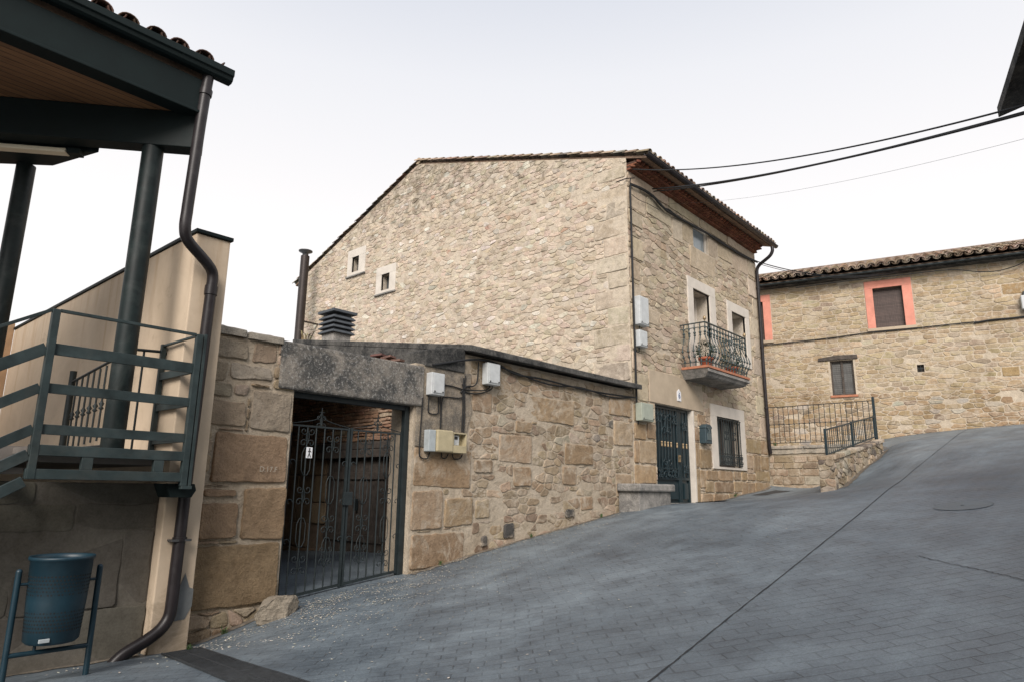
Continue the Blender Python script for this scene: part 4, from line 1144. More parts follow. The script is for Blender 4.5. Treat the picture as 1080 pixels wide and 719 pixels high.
# ------------------------------------------------------------------ iron gate
gate = thing('iron_gate', 'black wrought iron double gate with scrolls closing the courtyard', 'gate', (5.35, 7.62, .4))
GYp = 7.62
def gbase(x): return .30 + (x - 4.4) * .105
m_ = MB()
m_.box((6.24, 7.58, .38), (6.325, 7.66, 2.766)); m_.build('frame_post', MAT['iron'], gate, .004)
m_ = MB(); m_.box((4.405, 7.585, .26), (4.445, 7.655, 2.766)); m_.box((4.446, 7.585, 2.70), (6.238, 7.655, 2.766)); m_.build('frame', MAT['iron'], gate, .004)
def leaf(x0, x1, flip):
    m_ = MB(); n = 6
    zt = 2.36
    m_.obox((x0, GYp, zt), (x1, GYp, zt), .022, .022); m_.obox((x0, GYp, gbase(x0)), (x1, GYp, gbase(x1)), .03, .03)
    for x in (x0 + .012, x1 - .012): m_.obox((x, GYp, gbase(x) - .03), (x, GYp, zt + .02), .028, .028, Y)
    xs_ = [x0 + (x1 - x0) * (k + 1) / (n + 1) for k in range(n)]
    for x in xs_: m_.tube([(x, GYp, gbase(x)), (x, GYp, zt)], .0105, 6)
    xb = [x0 + (x1 - x0) * (k + .5) / (n + 1) for k in (1, 3, 5)]
    return m_, xs_
lf = []
for x0, x1, ph in ((4.455, 5.335, 0), (5.355, 6.235, 1)):
    m_, xs_ = leaf(x0, x1, ph)
    L = m_.build('gate_leaf', MAT['iron'], gate); lf.append(L)
    o_ = MB(); c = (x0 + x1) / 2
    for idx, x in enumerate((xs_[1], xs_[4])):
        off = .35 if (idx + ph) % 2 else 0
        for z in (1.92 - off, 1.06 - off * .7):
            hexring(o_, (x, GYp - .012, z), X, Z, .060, .17, .0058)
        for z in (1.50 - off, .68 + off * .25, 2.22 - off * .2):
            scroll_pair(o_, (x, GYp - .012, z), X, Z, .10, .0052)
        o_.build('scrollwork', MAT['iron'], L); o_ = MB()
    for x in (x0 + .06, x1 - .06):
        for z in (.95, 1.42, 1.9): o_.tube(spiral((x, GYp - .01, z), X, Z, .05, .012, 0, 4.6, 10), .006, 5)
    o_.build('side_scrolls', MAT['iron'], L); o_ = MB()
    # crown
    crown = smooth_path([(x0, GYp, 2.38), (x0 + .12, GYp, 2.40), (c - .16, GYp, 2.43), (c - .05, GYp, 2.47), (c, GYp, 2.55)], 5)
    o_.tube(crown, .006, 5); o_.tube([Vector((2 * c - p.x, p.y, p.z)) for p in crown], .006, 5)
    o_.tube([(c, GYp, 2.36), (c, GYp, 2.61)], .008, 6); scroll_pair(o_, (c, GYp, 2.43), X, Z, .07, .0055)
    o_.tube([(c - .04, GYp, 2.55), (c + .04, GYp, 2.55)], .006, 5)
    o_.build('crown', MAT['iron'], L)
m_ = MB(); m_.box((5.28, 7.575, 1.38), (5.42, 7.61, 1.55)); m_.build('lock', MAT['iron'], lf[0], .004)
sg = thing('gate_sign', 'small white pictogram sign hung on the bars of the iron gate', 'sign', (4.73, 7.59, 1.95))
m_ = MB(); m_.box((4.69, 7.585, 1.96), (4.775, 7.593, 2.095)); m_.build('plate', MAT['whiteplate'], sg, .002)
m_ = MB()
m_.lathe((4.732, 7.583, 2.075), [(.009, -.009), (.011, 0), (.009, .009)], 10, 0, (0, 0, 0), 1, .1)
for a, b in (((4.732, 2.062), (4.73, 2.02)), ((4.73, 2.02), (4.712, 1.97)), ((4.73, 2.02), (4.752, 1.972)), ((4.732, 2.056), (4.756, 2.034)), ((4.732, 2.056), (4.712, 2.036))):
    m_.obox((a[0], 7.583, a[1]), (b[0], 7.583, b[1]), .003, .010, X)
m_.build('pictogram', MAT['blackink'], sg)

# loose boulder at the gate
def rock(name, label, c, s, seed, mat, pal):
    bm = bmesh.new(); bmesh.ops.create_icosphere(bm, subdivisions=5, radius=1)
    rg = random.Random(seed); planes = [(Vector((rg.gauss(0, 1), rg.gauss(0, 1), rg.gauss(0, 1))).normalized(), rg.uniform(.5, .85)) for _ in range(22)]
    from mathutils import noise
    for v in bm.verts:
        p = v.co.copy()
        for n_, d in planes:
            k = p.dot(n_)
            if k > d: p -= n_ * (k - d)
        p *= 1 + .10 * noise.noise(v.co * 2.3 + Vector((seed, 0, 0))) + .05 * noise.noise(v.co * 6) + .03 * noise.noise(v.co * 15)
        v.co = Vector((p.x * s[0], p.y * s[1], p.z * s[2]))
    m_ = MB(); m_.add([v.co + Vector(c) for v in bm.verts], [[v.index for v in f.verts] for f in bm.faces], 0, pal, False); bm.free()
    o = m_.build(name, mat); return tag(o, label, 'rock')
rock('boulder', 'loose grey brown boulder lying in front of the left gate pillar', (4.25, 7.22, g(4.25, 7.22) + .10), (.34, .24, .22), 9, MAT['brownstone'], (.31, .27, .215))

# meter boxes on the plaster by the gate and their cables
meter_box('meter_box', 'pale grey meter box with screw lid at the end of the gate lintel', 6.52, 6.78, 2.95, 3.28, .13, 'box_white')
meter_box('meter_box', 'white meter box with small dial window under the black roof edge', 7.70, 8.00, 3.25, 3.60, .13, 'box_white')
d_ = thing('meter_cabinet', 'yellowed double meter cabinet with one broken open cover on the plaster', 'utility box', (6.95, 7.47, 2.12))
m_ = MB(); m_.box((6.52, 7.36, 2.13), (6.655, 7.476, 2.44)); m_.build('grey_side_box', MAT['box_grey'], d_, .01)
m_ = MB(); m_.box((6.66, 7.33, 2.13), (6.98, 7.476, 2.45)); m_.build('closed_box', MAT['box_yellow'], d_, .02)
m_ = MB(); m_.box((6.985, 7.45, 2.13), (7.27, 7.476, 2.43)); m_.box((6.985, 7.345, 2.13), (7.27, 7.45, 2.24)); m_.box((6.985, 7.345, 2.241), (7.005, 7.45, 2.43)); m_.box((7.252, 7.345, 2.241), (7.27, 7.45, 2.43)); m_.box((7.006, 7.345, 2.41), (7.251, 7.45, 2.43))
m_.build('open_box', MAT['box_yellow'], d_, .006)
m_ = MB(); m_.box((7.02, 7.39, 2.245), (7.15, 7.449, 2.395)); mm = m_.build('meter', MAT['box_white'], d_, .006)
m_ = MB(); m_.box((7.05, 7.382, 2.335), (7.11, 7.389, 2.375)); m_.build('dial', MAT['blackink'], mm)

def cable(name, label, paths, r, cat='cable', sub=8, group=None, mat='cable'):
    m_ = MB()
    for i, p in enumerate(paths):
        rr = r[i] if isinstance(r, (list, tuple)) else r
        m_.tube(smooth_path(p, sub), rr, 6)
    o = m_.build(name, MAT[mat]); return tag(o, label, cat, group)
yw = 7.46
cable('meter_wiring', 'tangle of black wires looping between the meter boxes by the gate', [
    [(6.44, 7.44, 2.9), (6.44, yw, 2.5), (6.43, yw, 2.12), (6.47, yw, 2.04), (6.58, yw, 2.03), (6.63, yw, 2.12)],
    [(6.57, yw, 2.98), (6.57, yw, 2.78), (6.58, yw, 2.70), (6.66, yw, 2.68), (6.76, yw, 2.70), (6.77, yw, 2.8), (6.77, yw, 2.98)],
    [(6.80, yw, 2.98), (6.82, yw, 2.7), (6.82, yw, 2.48)],
    [(6.83, yw, 2.47), (6.84, yw, 2.9), (6.92, yw, 2.96), (7.15, yw, 2.97), (7.25, yw, 2.99)],
    [(7.27, yw, 2.46), (7.28, yw, 2.8), (7.27, yw, 3.1), (7.28, yw, 3.3)], [(7.31, yw, 2.46), (7.32, yw, 2.8), (7.30, yw, 3.1), (7.32, yw, 3.34)],
    [(6.86, yw, 3.14), (7.05, yw, 3.14), (7.28, yw, 3.12), (7.5, yw, 3.13), (7.75, yw, 3.16), (7.86, yw, 3.22), (7.86, yw, 3.28)],
    [(7.22, yw, 3.06), (7.34, yw, 3.17), (7.5, yw, 3.20), (7.58, yw, 3.30), (7.60, yw, 3.60)],
    [(7.25, yw, 3.2), (7.29, yw, 3.12), (7.36, yw, 3.08), (7.6, yw, 3.09), (7.9, yw, 3.19), (7.93, yw, 3.27)],
    [(6.86, yw, 2.13), (6.87, yw, 2.06), (6.95, yw, 2.05), (7.0, yw, 2.12)], [(7.08, yw, 2.12), (7.12, yw, 2.05), (7.25, yw, 2.06), (7.29, yw, 2.12)]],
    [.010, .009, .009, .009, .012, .010, .010, .012, .010, .008, .008])
cable('wall_cable', 'black cable bundle sagging along the wall under the black roof edge', [
    [(6.60, 7.43, 3.40), (6.9, 7.43, 3.48), (7.3, 7.40, 3.58), (7.7, 7.42, 3.64), (8.05, 7.44, 3.62), (8.5, 7.44, 3.52), (9.2, 7.44, 3.53), (10.2, 7.44, 3.50), (11.2, 7.44, 3.50), (12.3, 7.44, 3.54)],
    [(8.0, 7.44, 3.60), (8.4, 7.45, 3.56), (9.4, 7.45, 3.46), (10.4, 7.45, 3.52), (11.4, 7.45, 3.45), (12.38, 7.44, 3.55)]], [.018, .014])
cable('corner_conduit', 'black conduit running up the corner of the tall house', [
    [(12.38, 7.44, 3.45), (12.38, 7.44, 4.5), (12.365, 7.445, 6.0), (12.37, 7.445, 7.5), (12.36, 7.44, 8.30), (12.40, 7.43, 8.40), (12.55, 7.42, 8.42)],
    [(12.40, 7.45, 3.44), (12.40, 7.45, 5.0), (12.395, 7.45, 7.0), (12.39, 7.45, 8.2)], [(12.55, 7.44, 4.66), (12.54, 7.44, 4.56), (12.45, 7.44, 4.54), (12.41, 7.44, 4.6)],
    [(12.6, 7.44, 5.14), (12.58, 7.44, 5.07), (12.58, 7.44, 5.02)], [(12.44, 7.44, 3.06), (12.42, 7.44, 3.0), (12.40, 7.44, 3.3)], [(12.37, 7.44, 8.30), (12.33, 7.42, 8.45), (12.33, 7.40, 8.52)]],
    [.022, .014, .01, .01, .012, .012])
cable('front_cable', 'thick black cable bundle pinned across the house front below the cornice', [
    [(12.4, 7.43, 8.42), (12.9, 7.42, 8.47), (13.4, 7.41, 8.44), (13.8, 7.41, 8.33), (14.2, 7.42, 8.30), (15.2, 7.43, 8.36), (16.3, 7.43, 8.40), (17.6, 7.43, 8.40), (18.8, 7.43, 8.44), (19.64, 7.42, 8.50)],
    [(12.4, 7.42, 8.40), (13.0, 7.41, 8.45), (13.5, 7.39, 8.38), (13.9, 7.39, 8.28), (14.4, 7.41, 8.33), (15.6, 7.42, 8.34), (16.8, 7.42, 8.42), (18.2, 7.42, 8.37), (19.6, 7.41, 8.47)],
    [(13.3, 7.40, 8.46), (13.7, 7.38, 8.30), (14.1, 7.39, 8.34), (14.6, 7.41, 8.30), (15.9, 7.42, 8.38), (17.4, 7.42, 8.36), (19.6, 7.42, 8.49)],
    [(12.4, 7.43, 8.17), (12.7, 7.42, 8.14), (13.1, 7.42, 8.18), (13.6, 7.42, 8.2)]], [.030, .024, .022, .008])

# ------------------------------------------------------------------ flue pipe at the back of the house
fl_ = thing('flue_pipe', 'dark brown metal flue pipe with flared cap at the far end of the gable', 'chimney', (11.62, 19.80, 4.0))
m_ = MB(); m_.tube([(11.62, 19.80, 3.0), (11.62, 19.80, 9.28)], .145, 14); m_.build('pipe', MAT['flue'], fl_)
m_ = MB(); m_.lathe((11.62, 19.80, 9.28), [(.10, -.02), (.10, .10), (.23, .16), (.235, .19), (.05, .25)], 14); m_.build('cap', MAT['greypipe'], fl_)
for z_ in (4.8, 7.0):
    m_ = MB(); m_.box((11.70, 19.76, z_), (12.31, 19.84, z_ + .04)); m_.build('bracket', MAT['flue'], fl_)

# ------------------------------------------------------------------ stucco party wall beside the porch
stw = thing('stucco_wall', 'tan stuccoed party wall with thin dark coping beside the porch', 'wall', (3.09, 10.9, 0))
m_ = MB(); m_.box((2.90, 7.20, -.4), (3.28, 14.6, 4.30)); m_.build('wall', MAT['stucco'], stw, .012)
m_ = MB(); m_.box((2.88, 7.17, 4.302), (3.30, 14.6, 4.345)); m_.build('coping', MAT['darkbeam'], stw, .006)
m_ = MB(); pp = [(3.12, .56), (3.18, .74), (3.235, .60), (3.278, .58), (3.278, .42), (3.22, .30), (3.12, .29)]
m_.prism([(a, 7.199, b) for a, b in pp], (0, -.006, 0)); m_.build('cement_patch', MAT['patch'], stw)
rw = MB(); rw.box((-5, 14.61, -.4), (2.9, 14.9, 4.42))
tag(rw.build('rear_wall', plain('ochre_render', (.42, .27, .155), .9)), 'ochre rendered wall at the back of the porch platform', 'wall')

# ashlar wall under the platform
pw = MB(); PWx0 = -7
pw.box((PWx0, 7.35, -.8), (2.895, 7.8, 1.62), 0, (.135, .125, .107))
FP = Frame((0, 7.35, 0), X, Z, -Y)
rows = [(-.75, -.12, [.9, .8]), (-.11, .46, [.75, .95, .6]), (.47, 1.17, [.62, .95, .7, .82]), (1.18, 1.42, [.8, .95, .6]), (1.43, 1.62, [1.0, .7, .85])]
rc = []; rng = random.Random(41)
for z0, z1, ws in rows:
    x = 2.89; k = 0
    first = {.47: .28}.get(z0)
    while x > PWx0:
        w_ = first if (k == 0 and first) else ws[k % len(ws)] * rng.uniform(.85, 1.15)
        rc.append((max(x - w_, PWx0), z0, x, z1)); x -= w_; k += 1
blocks(pw, FP, rc, [(3, (.112, .104, .088)), (2, (.103, .096, .081)), (2, (.122, .113, .095))], (.004, .006), 42, 0, .002, .001, .0)
tag(pw.build('platform_wall', masonry('smooth_grey_ashlar', (.6, .57, .52), .6, .12, relief=.08)), 'grey brown squared stone wall below the porch platform', 'wall')

# ------------------------------------------------------------------ raised platform with railings and steps
plat = thing('raised_platform', 'raised porch platform with grey green steel railings and steps', 'platform', (2.2, 7.0, 0))
PX0, PX1, PYf = 1.60, 2.90, 6.75
m_ = MB(); m_.box((PX0, PYf + .061, 1.86), (2.895, 7.349, 1.915)); m_.box((-5, 7.35, 1.80), (2.895, 14.6, 1.93)); m_.build('deck', MAT['deck'], plat)
m_ = MB()
m_.box((PX0 - .02, PYf, 1.835), (PX1, PYf + .06, 1.925)); m_.box((PX0 - .02, PYf, 1.64), (PX1, PYf + .06, 1.725))
for x in (PX0 + .38, PX1 - .32): m_.box((x, PYf + .004, 1.725), (x + .09, PYf + .056, 1.835))
m_.box((PX1 - .06, PYf + .06, 1.64), (PX1, 7.19, 1.725))
m_.build('floor_beam', MAT['tealmetal'], plat, .004)
def rail_post(x, y, z0, z1, s=.05):
    q = MB(); q.box((x - s / 2, y - s / 2, z0), (x + s / 2, y + s / 2, z1)); return q.build('railing_post', MAT['tealmetal'], plat, .004)
yy = PYf + .03
q = MB(); q.prism([(2.74, 6.84, 1.62), (3.02, 6.84, 1.62), (3.04, 6.84, 1.56), (3.00, 6.84, 1.49), (2.80, 6.84, 1.49)], (0, .3, 0)); q.build('beam_gutter', MAT['darkbeam'], plat, .006)
rail_post(PX0 + .02, yy - .005, 1.64, 3.09, .06); rail_post(PX1 - .03, yy - .005, 1.60, 3.09, .06); rail_post(2.86, 7.62, 1.93, 3.10, .05)
m_ = MB(); m_.box((PX1 + .012, PYf + .0, 1.60), (PX1 + .042, PYf + .05, 3.10)); m_.box((PX1 - .05, PYf - .01, 1.57), (PX1 + .05, PYf + .06, 1.60)); m_.build('end_post', MAT['tealmetal'], plat, .003)
for z, h_ in ((3.085, .028), (2.745, .10), (2.405, .085), (2.055, .085)):
    m_ = MB()
    m_.obox((PX0 + .05, yy, z), (PX1 - .06, yy, z), .028, h_)
    m_.obox((PX1 - .03, yy + .03, z), (2.86, 7.62, z), .028, h_ * .8)
    # the same rail bends down along the steps
    L = 3.6; m_.obox((PX0 - .01, yy, z - .004), (PX0 - .01 - L, yy, z - .004 - L * .62), .028, h_)
    m_.build('rail', MAT['tealmetal'], plat, .003)
m_ = MB(); L = 3.6
m_.obox((PX0 - .02, yy, 1.84), (PX0 - .02 - L, yy, 1.84 - L * .62), .05, .09); m_.obox((PX0 - .02, yy, 1.62), (PX0 - .02 - L, yy, 1.62 - L * .62), .05, .09)
m_.build('stringer', MAT['tealmetal'], plat, .004)
for k in range(11):
    q = MB(); x1_ = PX0 - .02 - k * .28; z = 1.90 - (k + 1) * .168
    q.box((x1_ - .30, PYf + .07, z - .05), (x1_, 7.34, z)); q.build('step', MAT['deck'], plat, .004)
for k in range(1, 4):
    x = PX0 - k * 1.0; rail_post(x, yy, 1.6 - k * .62, 3.05 - k * .62, .05)
# inner balustrade gate with twisted bars
bg_ = thing('balustrade', 'black inner baluster gate on the platform beside the steel column', 'railing', (2.3, 8.9, 1.93))
m_ = MB(); xg = 2.62
m_.tube([(xg, 8.25, 2.98), (xg, 8.55, 2.97), (xg, 9.75, 2.86)], .018, 6); m_.tube([(xg, 8.2, 2.02), (xg, 9.75, 2.02)], .014, 6)
m_.build('handrail', MAT['iron'], bg_)
m_ = MB(); m_.tube([(xg, 9.75, 1.93), (xg, 9.75, 3.0)], .04, 8); m_.build('post', MAT['iron'], bg_)
m_ = MB()
m_.tube([(xg, 9.55, 2.02), (xg, 9.55, 2.88)], .012, 6)
m_.lathe((xg, 9.55, 2.42), [(.012, -.05), (.03, -.03), (.014, -.01), (.03, .02), (.012, .05)], 8)
b0_ = m_.build('baluster', MAT['iron'], bg_)
for k in range(1, 6): dup(b0_, bg_, (0, -.2 * k, .012 * k))
m_ = MB(); m_.tube([(2.45, 7.66, 3.0), (2.86, 7.63, 3.02), (2.93, 7.62, 2.99), (2.93, 7.62, 2.93)], .016, 6); m_.tube([(2.68, 7.65, 1.93), (2.68, 7.65, 3.0)], .012, 6); m_.lathe((2.68, 7.65, 2.5), [(.01, -.03), (.025, 0), (.01, .03)], 8)
m_.build('side_rail', MAT['iron'], bg_)

# ------------------------------------------------------------------ porch roof on columns
porch = thing('porch_canopy', 'dark steel porch canopy with brown board soffit and clay tile edge', 'canopy', (1.5, 8.0, 1.93))
DG = Vector((-.766, .643, 0))
c0 = Vector((2.72, 7.08, 0))
def onz(p, z): return (p.x, p.y, z)
m_ = MB()
pl = [(-9, 7.12), (2.66, 7.12), ((c0 + DG * 8).x, (c0 + DG * 8).y), (-9, (c0 + DG * 8).y)]
m_.prism([(a, b, 5.565) for a, b in pl], (0, 0, .03)); m_.build('soffit', MAT['soffit'], porch)
m_ = MB()
zt = lambda y: 6.06 + (y - 6.9) * .3
pr = [(-9, 6.97), (2.74, 6.97), ((c0 + DG * 8).x + .06, (c0 + DG * 8).y), (-9, (c0 + DG * 8).y)]
m_.add([(a, b, 5.60) for a, b in pr] + [(a, b, zt(b)) for a, b in pr], [[3, 2, 1, 0], [4, 5, 6, 7], [0, 1, 5, 4], [1, 2, 6, 5], [2, 3, 7, 6], [3, 0, 4, 7]], 0, (.10, .07, .05))
ct = math.atan(.3)
tiles(m_, (-8.9, 6.86, 6.085), X, (0, math.cos(ct), math.sin(ct)), 46, 17, .256, .36, [(3, (.10, .06, .045)), (2, (.13, .07, .05))], 55, .105, 8, 0,
      keep=lambda i, j: (-8.9 + i * .256) < 2.95 - max(0, (j * .36 * .96)) * 1.19 - .05)
m_.build('roof', MAT['tile'], porch)
m_ = MB(); m_.box((-9, 6.93, 5.555), (2.70, 7.10, 5.93)); m_.box((-9, 6.90, 5.52), (2.70, 7.10, 5.555)); m_.build('fascia_beam', MAT['darkbeam'], porch, .008)
m_ = MB()
prf = [(6.93, 5.99), (6.86, 5.99), (6.83, 6.01), (6.82, 6.05), (6.80, 6.06), (6.80, 6.135), (6.83, 6.14), (6.83, 6.07), (6.93, 6.07)]
m_.prism([(-9, a, b) for a, b in prf], (11.94, 0, 0)); m_.build('gutter', MAT['darkbeam'], porch, .004)
m_ = MB(); a, b = c0 + DG * -.05, c0 + DG * 8
m_.obox((a.x, a.y, 5.355), (b.x, b.y, 5.355), .2, .41); m_.build('diagonal_beam', MAT['darkbeam'], porch, .008)
m_ = MB(); gp = [(2.03, 7.86), (1.80, 8.62), (1.40, 9.02), (-2.6, 12.2), (-3.1, 12.0)]
m_.prism([(x, y, 5.13) for x, y in gp], (0, 0, .42)); m_.build('girder', MAT['darkbeam'], porch, .006)
def column(x, y, z1, r):
    q = MB(); q.tube([(x, y, 1.93), (x, y, z1)], r, 20); q.lathe((x, y, 1.93), [(r * 1.5, 0), (r * 1.5, .02), (r, .021)], 20); return q.build('column', MAT['colmetal'], porch)
column(2.40, 7.36, 5.152, .105); column(1.60, 8.85, 5.128, .095)
m_ = MB()
pp = [(2.71, 6.93, 5.99), (2.70, 6.93, 5.8)] + [(2.69, 6.94, 5.4), (2.67, 6.95, 4.45)] + smooth_path([(2.67, 6.95, 4.4), (2.67, 6.95, 4.22), (2.73, 6.98, 4.10), (2.98, 7.07, 3.95), (3.08, 7.12, 3.86), (3.09, 7.13, 3.72)], 6) + [(3.06, 7.13, 1.9), (3.05, 7.13, .52)] + smooth_path([(3.05, 7.13, .5), (3.04, 7.13, .36), (2.97, 7.12, .25), (2.84, 7.12, .16), (2.66, 7.14, .06), (2.55, 7.16, -.06)], 6)
m_.tube(pp, .058, 14)
for p, q in (((2.705, 6.93, 5.83), (2.70, 6.93, 5.76)), ((3.09, 7.13, 3.72), (3.088, 7.13, 3.62)), ((3.055, 7.13, 1.10), (3.055, 7.13, 1.06))): m_.tube([p, q], .068, 14)
dpipe = m_.build('downpipe', MAT['pipe'], porch)
m_ = MB(); m_.box((2.96, 7.07, 1.06), (3.15, 7.19, 1.08)); m_.build('pipe_bracket', MAT['greypipe'], dpipe)
lamp = thing('strip_lamp', 'long pale strip lamp fixed under the dark porch beam', 'lamp', (1.5, 8.2, 5.05))
m_ = MB(); nn = Vector((.643, .766, 0)); a = Vector((1.90, 7.96, 5.10)); b = a + DG * 2.6
m_.obox(a + DG * .14, b - DG * .14, .11, .05); m_.build('diffuser', MAT['tube'], lamp, .012)
for q0, q1 in ((a, a + DG * .13), (b - DG * .13, b)):
    m_ = MB(); m_.obox(q0, q1, .12, .058); m_.build('end_cap', MAT['darkbeam'], lamp, .006)

# ------------------------------------------------------------------ litter bin
BXc, BYc = 1.815, 6.30
bz = g(BXc, BYc)
bin_ = thing('litter_bin', 'blue perforated steel litter basket on two posts by the porch wall', 'litter bin', (BXc, BYc, bz))
m_ = MB(); top, bot = 1.03, .425
prof = [(.165, 0), (.185, .02), (.20, .30), (.212, .60), (.222, .605), (.226, .618), (.222, .632), (.206, .628), (.200, .60), (.188, .30), (.172, .03), (.01, .02)]
m_.lathe((BXc, BYc, bot), prof, 36); bk = m_.build('basket', MAT['bin'], bin_)
rng = random.Random(2); m_ = MB()
for iz, zz in enumerate([.10 + i * .026 for i in range(6)] + [.36 + i * .026 for i in range(6)]):
    if iz == 6: m_.build('perforation_band', MAT['black'], bk); m_ = MB()
    r = .185 + (zz - .02) / .58 * .027 + .0012
    n = 54; o_ = (int(zz * 1000) // 26) % 2 * .5
    for k in range(n):
        a = 2 * math.pi * (k + o_) / n; c = Vector((BXc + math.cos(a) * r, BYc + math.sin(a) * r, bot + zz)); t = Vector((-math.sin(a), math.cos(a), 0))
        m_.add([c + t * math.cos(q * math.pi / 3) * .0075 + Z * math.sin(q * math.pi / 3) * .0075 for q in range(6)], [[0, 1, 2, 3, 4, 5]])
m_.build('perforation_band', MAT['black'], bk)
m_ = MB(); m_.box((BXc - .13, BYc - .1895, bot + .028), (BXc - .06, BYc - .172, bot + .055)); m_.build('sticker', MAT['box_grey'], bk, .003)
for sx in (-1, 1):
    m_ = MB(); x = BXc + sx * .275
    m_.tube([(x, BYc, bz - .02), (x, BYc, .955)], .022, 12); m_.lathe((x, BYc, .955), [(.022, 0), (.018, .012), (.004, .018)], 12)
    m_.build('post', MAT['bin'], bin_)
m_ = MB(); m_.tube([(BXc - .275, BYc, .36), (BXc + .275, BYc, .36)], .018, 10)
m_.tube([(BXc - .1, BYc, .36), (BXc - .1, BYc, .41)], .012, 8)
m_.build('crossbar', MAT['bin'], bin_)
for sx in (-1, 1):
    m_ = MB(); m_.tube([(BXc + sx * .275, BYc, .86), (BXc + sx * .205, BYc, .86)], .011, 8); m_.build('pivot', MAT['bin'], bin_)

# ------------------------------------------------------------------ drains and covers in the road
dr = thing('drain_grating', 'long dark iron drain grating across the road below the sandstone gate pillar', 'drain', (3.12, 5.5, g(3.1, 5.5)))
def ground_sheet(x0, x1, y0, y1, lift, n=14):
    vs = []; fs = []
    for i in range(n + 1):
        y = y0 + (y1 - y0) * i / n
        for x in (x0, x1): vs.append((x, y, g(x, y) + lift))
    return vs, [[2 * i, 2 * i + 1, 2 * i + 3, 2 * i + 2] for i in range(n)]
DL = [(2.99, 7.09), (2.80, 6.36), (2.67, 5.82), (2.62, 5.47), (2.58, 5.17), (2.56, 4.93), (2.53, 4.55), (2.51, 4.1), (2.50, 3.6), (2.49, 3.0)]
DRt = [(3.34, 7.06), (3.18, 6.50), (3.05, 6.04), (2.93, 5.47), (2.88, 5.06), (2.86, 4.73), (2.84, 4.43), (2.82, 4.0), (2.81, 3.5), (2.80, 2.95)]
def along(P, t):
    t = t * (len(P) - 1); i = min(int(t), len(P) - 2); u = t - i
    return (P[i][0] + (P[i + 1][0] - P[i][0]) * u, P[i][1] + (P[i + 1][1] - P[i][1]) * u)
def dp(t, b, lift=0):
    p, q = along(DL, t), along(DRt, t); x, y = p[0] + (q[0] - p[0]) * b, p[1] + (q[1] - p[1]) * b
    return Vector((x, y, g(x, y) + lift))
m_ = MB(); vs = []
for i in range(31): vs += [dp(i / 30, 0, .004), dp(i / 30, 1, .004)]
m_.add(vs, [[2 * i, 2 * i + 1, 2 * i + 3, 2 * i + 2] for i in range(30)]); m_.build('pit', MAT['black'], dr)
m_ = MB()
for k in range(80):
    t = (k + .5) / 80; m_.obox(dp(t, .03, .010), dp(t, .97, .010), .016, .012)
for b in (.015, .5, .985):
    for i in range(24): m_.obox(dp(i / 24, b, .010), dp((i + 1) / 24, b, .010), .016, .015)
m_.build('grating', MAT['grate'], dr)
dk = thing('drain_cover', 'flat dark drain plate set in the road beside the end of the house', 'drain', (18.6, 6.75, g(18.6, 6.75)))
m_ = MB(); m_.add(*ground_sheet(17.4, 19.1, 6.75, 7.15, .006, 4)); m_.build('plate', MAT['grate'], dk)
mh = thing('manhole_cover', 'worn round manhole cover flush in the paving on the right of the road', 'manhole cover', (9.75, 1.44, g(9.75, 1.44)))
def disc(r0, r1, lift, n=40):
    q = MB(); vs = []
    for k in range(n):
        a = 2 * math.pi * k / n
        for r in (r0, r1):
            x, y = 9.75 + math.cos(a) * r, 1.44 + math.sin(a) * r; vs.append((x, y, g(x, y) + lift))
    q.add(vs, [[2 * k, 2 * k + 1, 2 * ((k + 1) % n) + 1, 2 * ((k + 1) % n)] for k in range(n) if r0 < .1 or (k // 3) % 3]); return q
disc(.02, .30, .005).build('cover', plain('worn_cast_iron', (.125, .148, .158), .5, .2, .4, .3, 12, 40, .5, .006), mh)
disc(.304, .309, .007).build('frame', MAT['crack'], mh)
# dark strip at the door foot
m_ = MB(); m_.add(*ground_sheet(13.3, 16.3, 7.22, 7.49, .006, 3)); tag(m_.build('doorstep_strip', MAT['tar']), kind='structure')
# door threshold
m_ = MB(); m_.box((13.25, 7.46, 1.0), (15.06, 7.62, 1.36)); m_.build('threshold', MAT['greyconc'], house, .006)

# ------------------------------------------------------------------ terrace, retaining walls, railings beyond the house
m_ = MB()
m_.prism([(20.0, 4.66, 2.0), (24.8, 5.0, 2.0), (22.2, 14.0, 2.0), (20.0, 14.0, 2.0)], (0, 0, .90)); tag(m_.build('terrace', MAT['deck'], org=(22, 8, 2)), kind='structure')
wa = MB()
wa.box((19.70, 4.68, 1.2), (20.05, 7.9, 2.86), 0, (.34, .29, .22))
FA = Frame((19.70, 0, 0), Y, Z, -X)
ra = ashlar(4.7, 1.84, 7.5, 2.7, [.24, .2, .17, .2], .26, .62, 9) + ashlar(4.7, 1.5, 7.5, 1.83, [.33], 1.2, 1.9, 10)
blocks(wa, FA, ra, PAL_OLD, (.012, .03), 51, 0, .01, .012, .004)
rng = random.Random(12)
for a, b in ((4.68, 5.5), (5.52, 6.5), (6.52, 7.48)):
    stone(wa, Frame((0, 0, 2.86), X, Y, Z), [(19.64, a), (20.06, a), (20.06, b), (19.64, b)], .06, rng, (.28, .26, .23), 0, True, .006)
stone(wa, FA, [(5.2, 2.70), (7.48, 2.70), (7.48, 2.86), (5.2, 2.86)], .03, rng, (.34, .31, .26), 0, True, .004)
tag(wa.build('retaining_wall', MAT['oldstone']), 'short squared stone retaining wall under the iron railing at the house end', 'wall')
def zt_b(x): return 2.34 + (x - 15.45) / 4.25 * .62
wb = MB(); rng = random.Random(61)
n_ = 10
for i in range(n_):
    xa, xb = 15.45 + 4.25 * i / n_, 15.45 + 4.25 * (i + 1) / n_
    wb.prism([(xa, 4.50, g(xa, 4.5) - .4), (xb, 4.50, g(xb, 4.5) - .4), (xb, 4.50, zt_b(xb)), (xa, 4.50, zt_b(xa))], (0, .32, 0), 0, (.36, .31, .24))
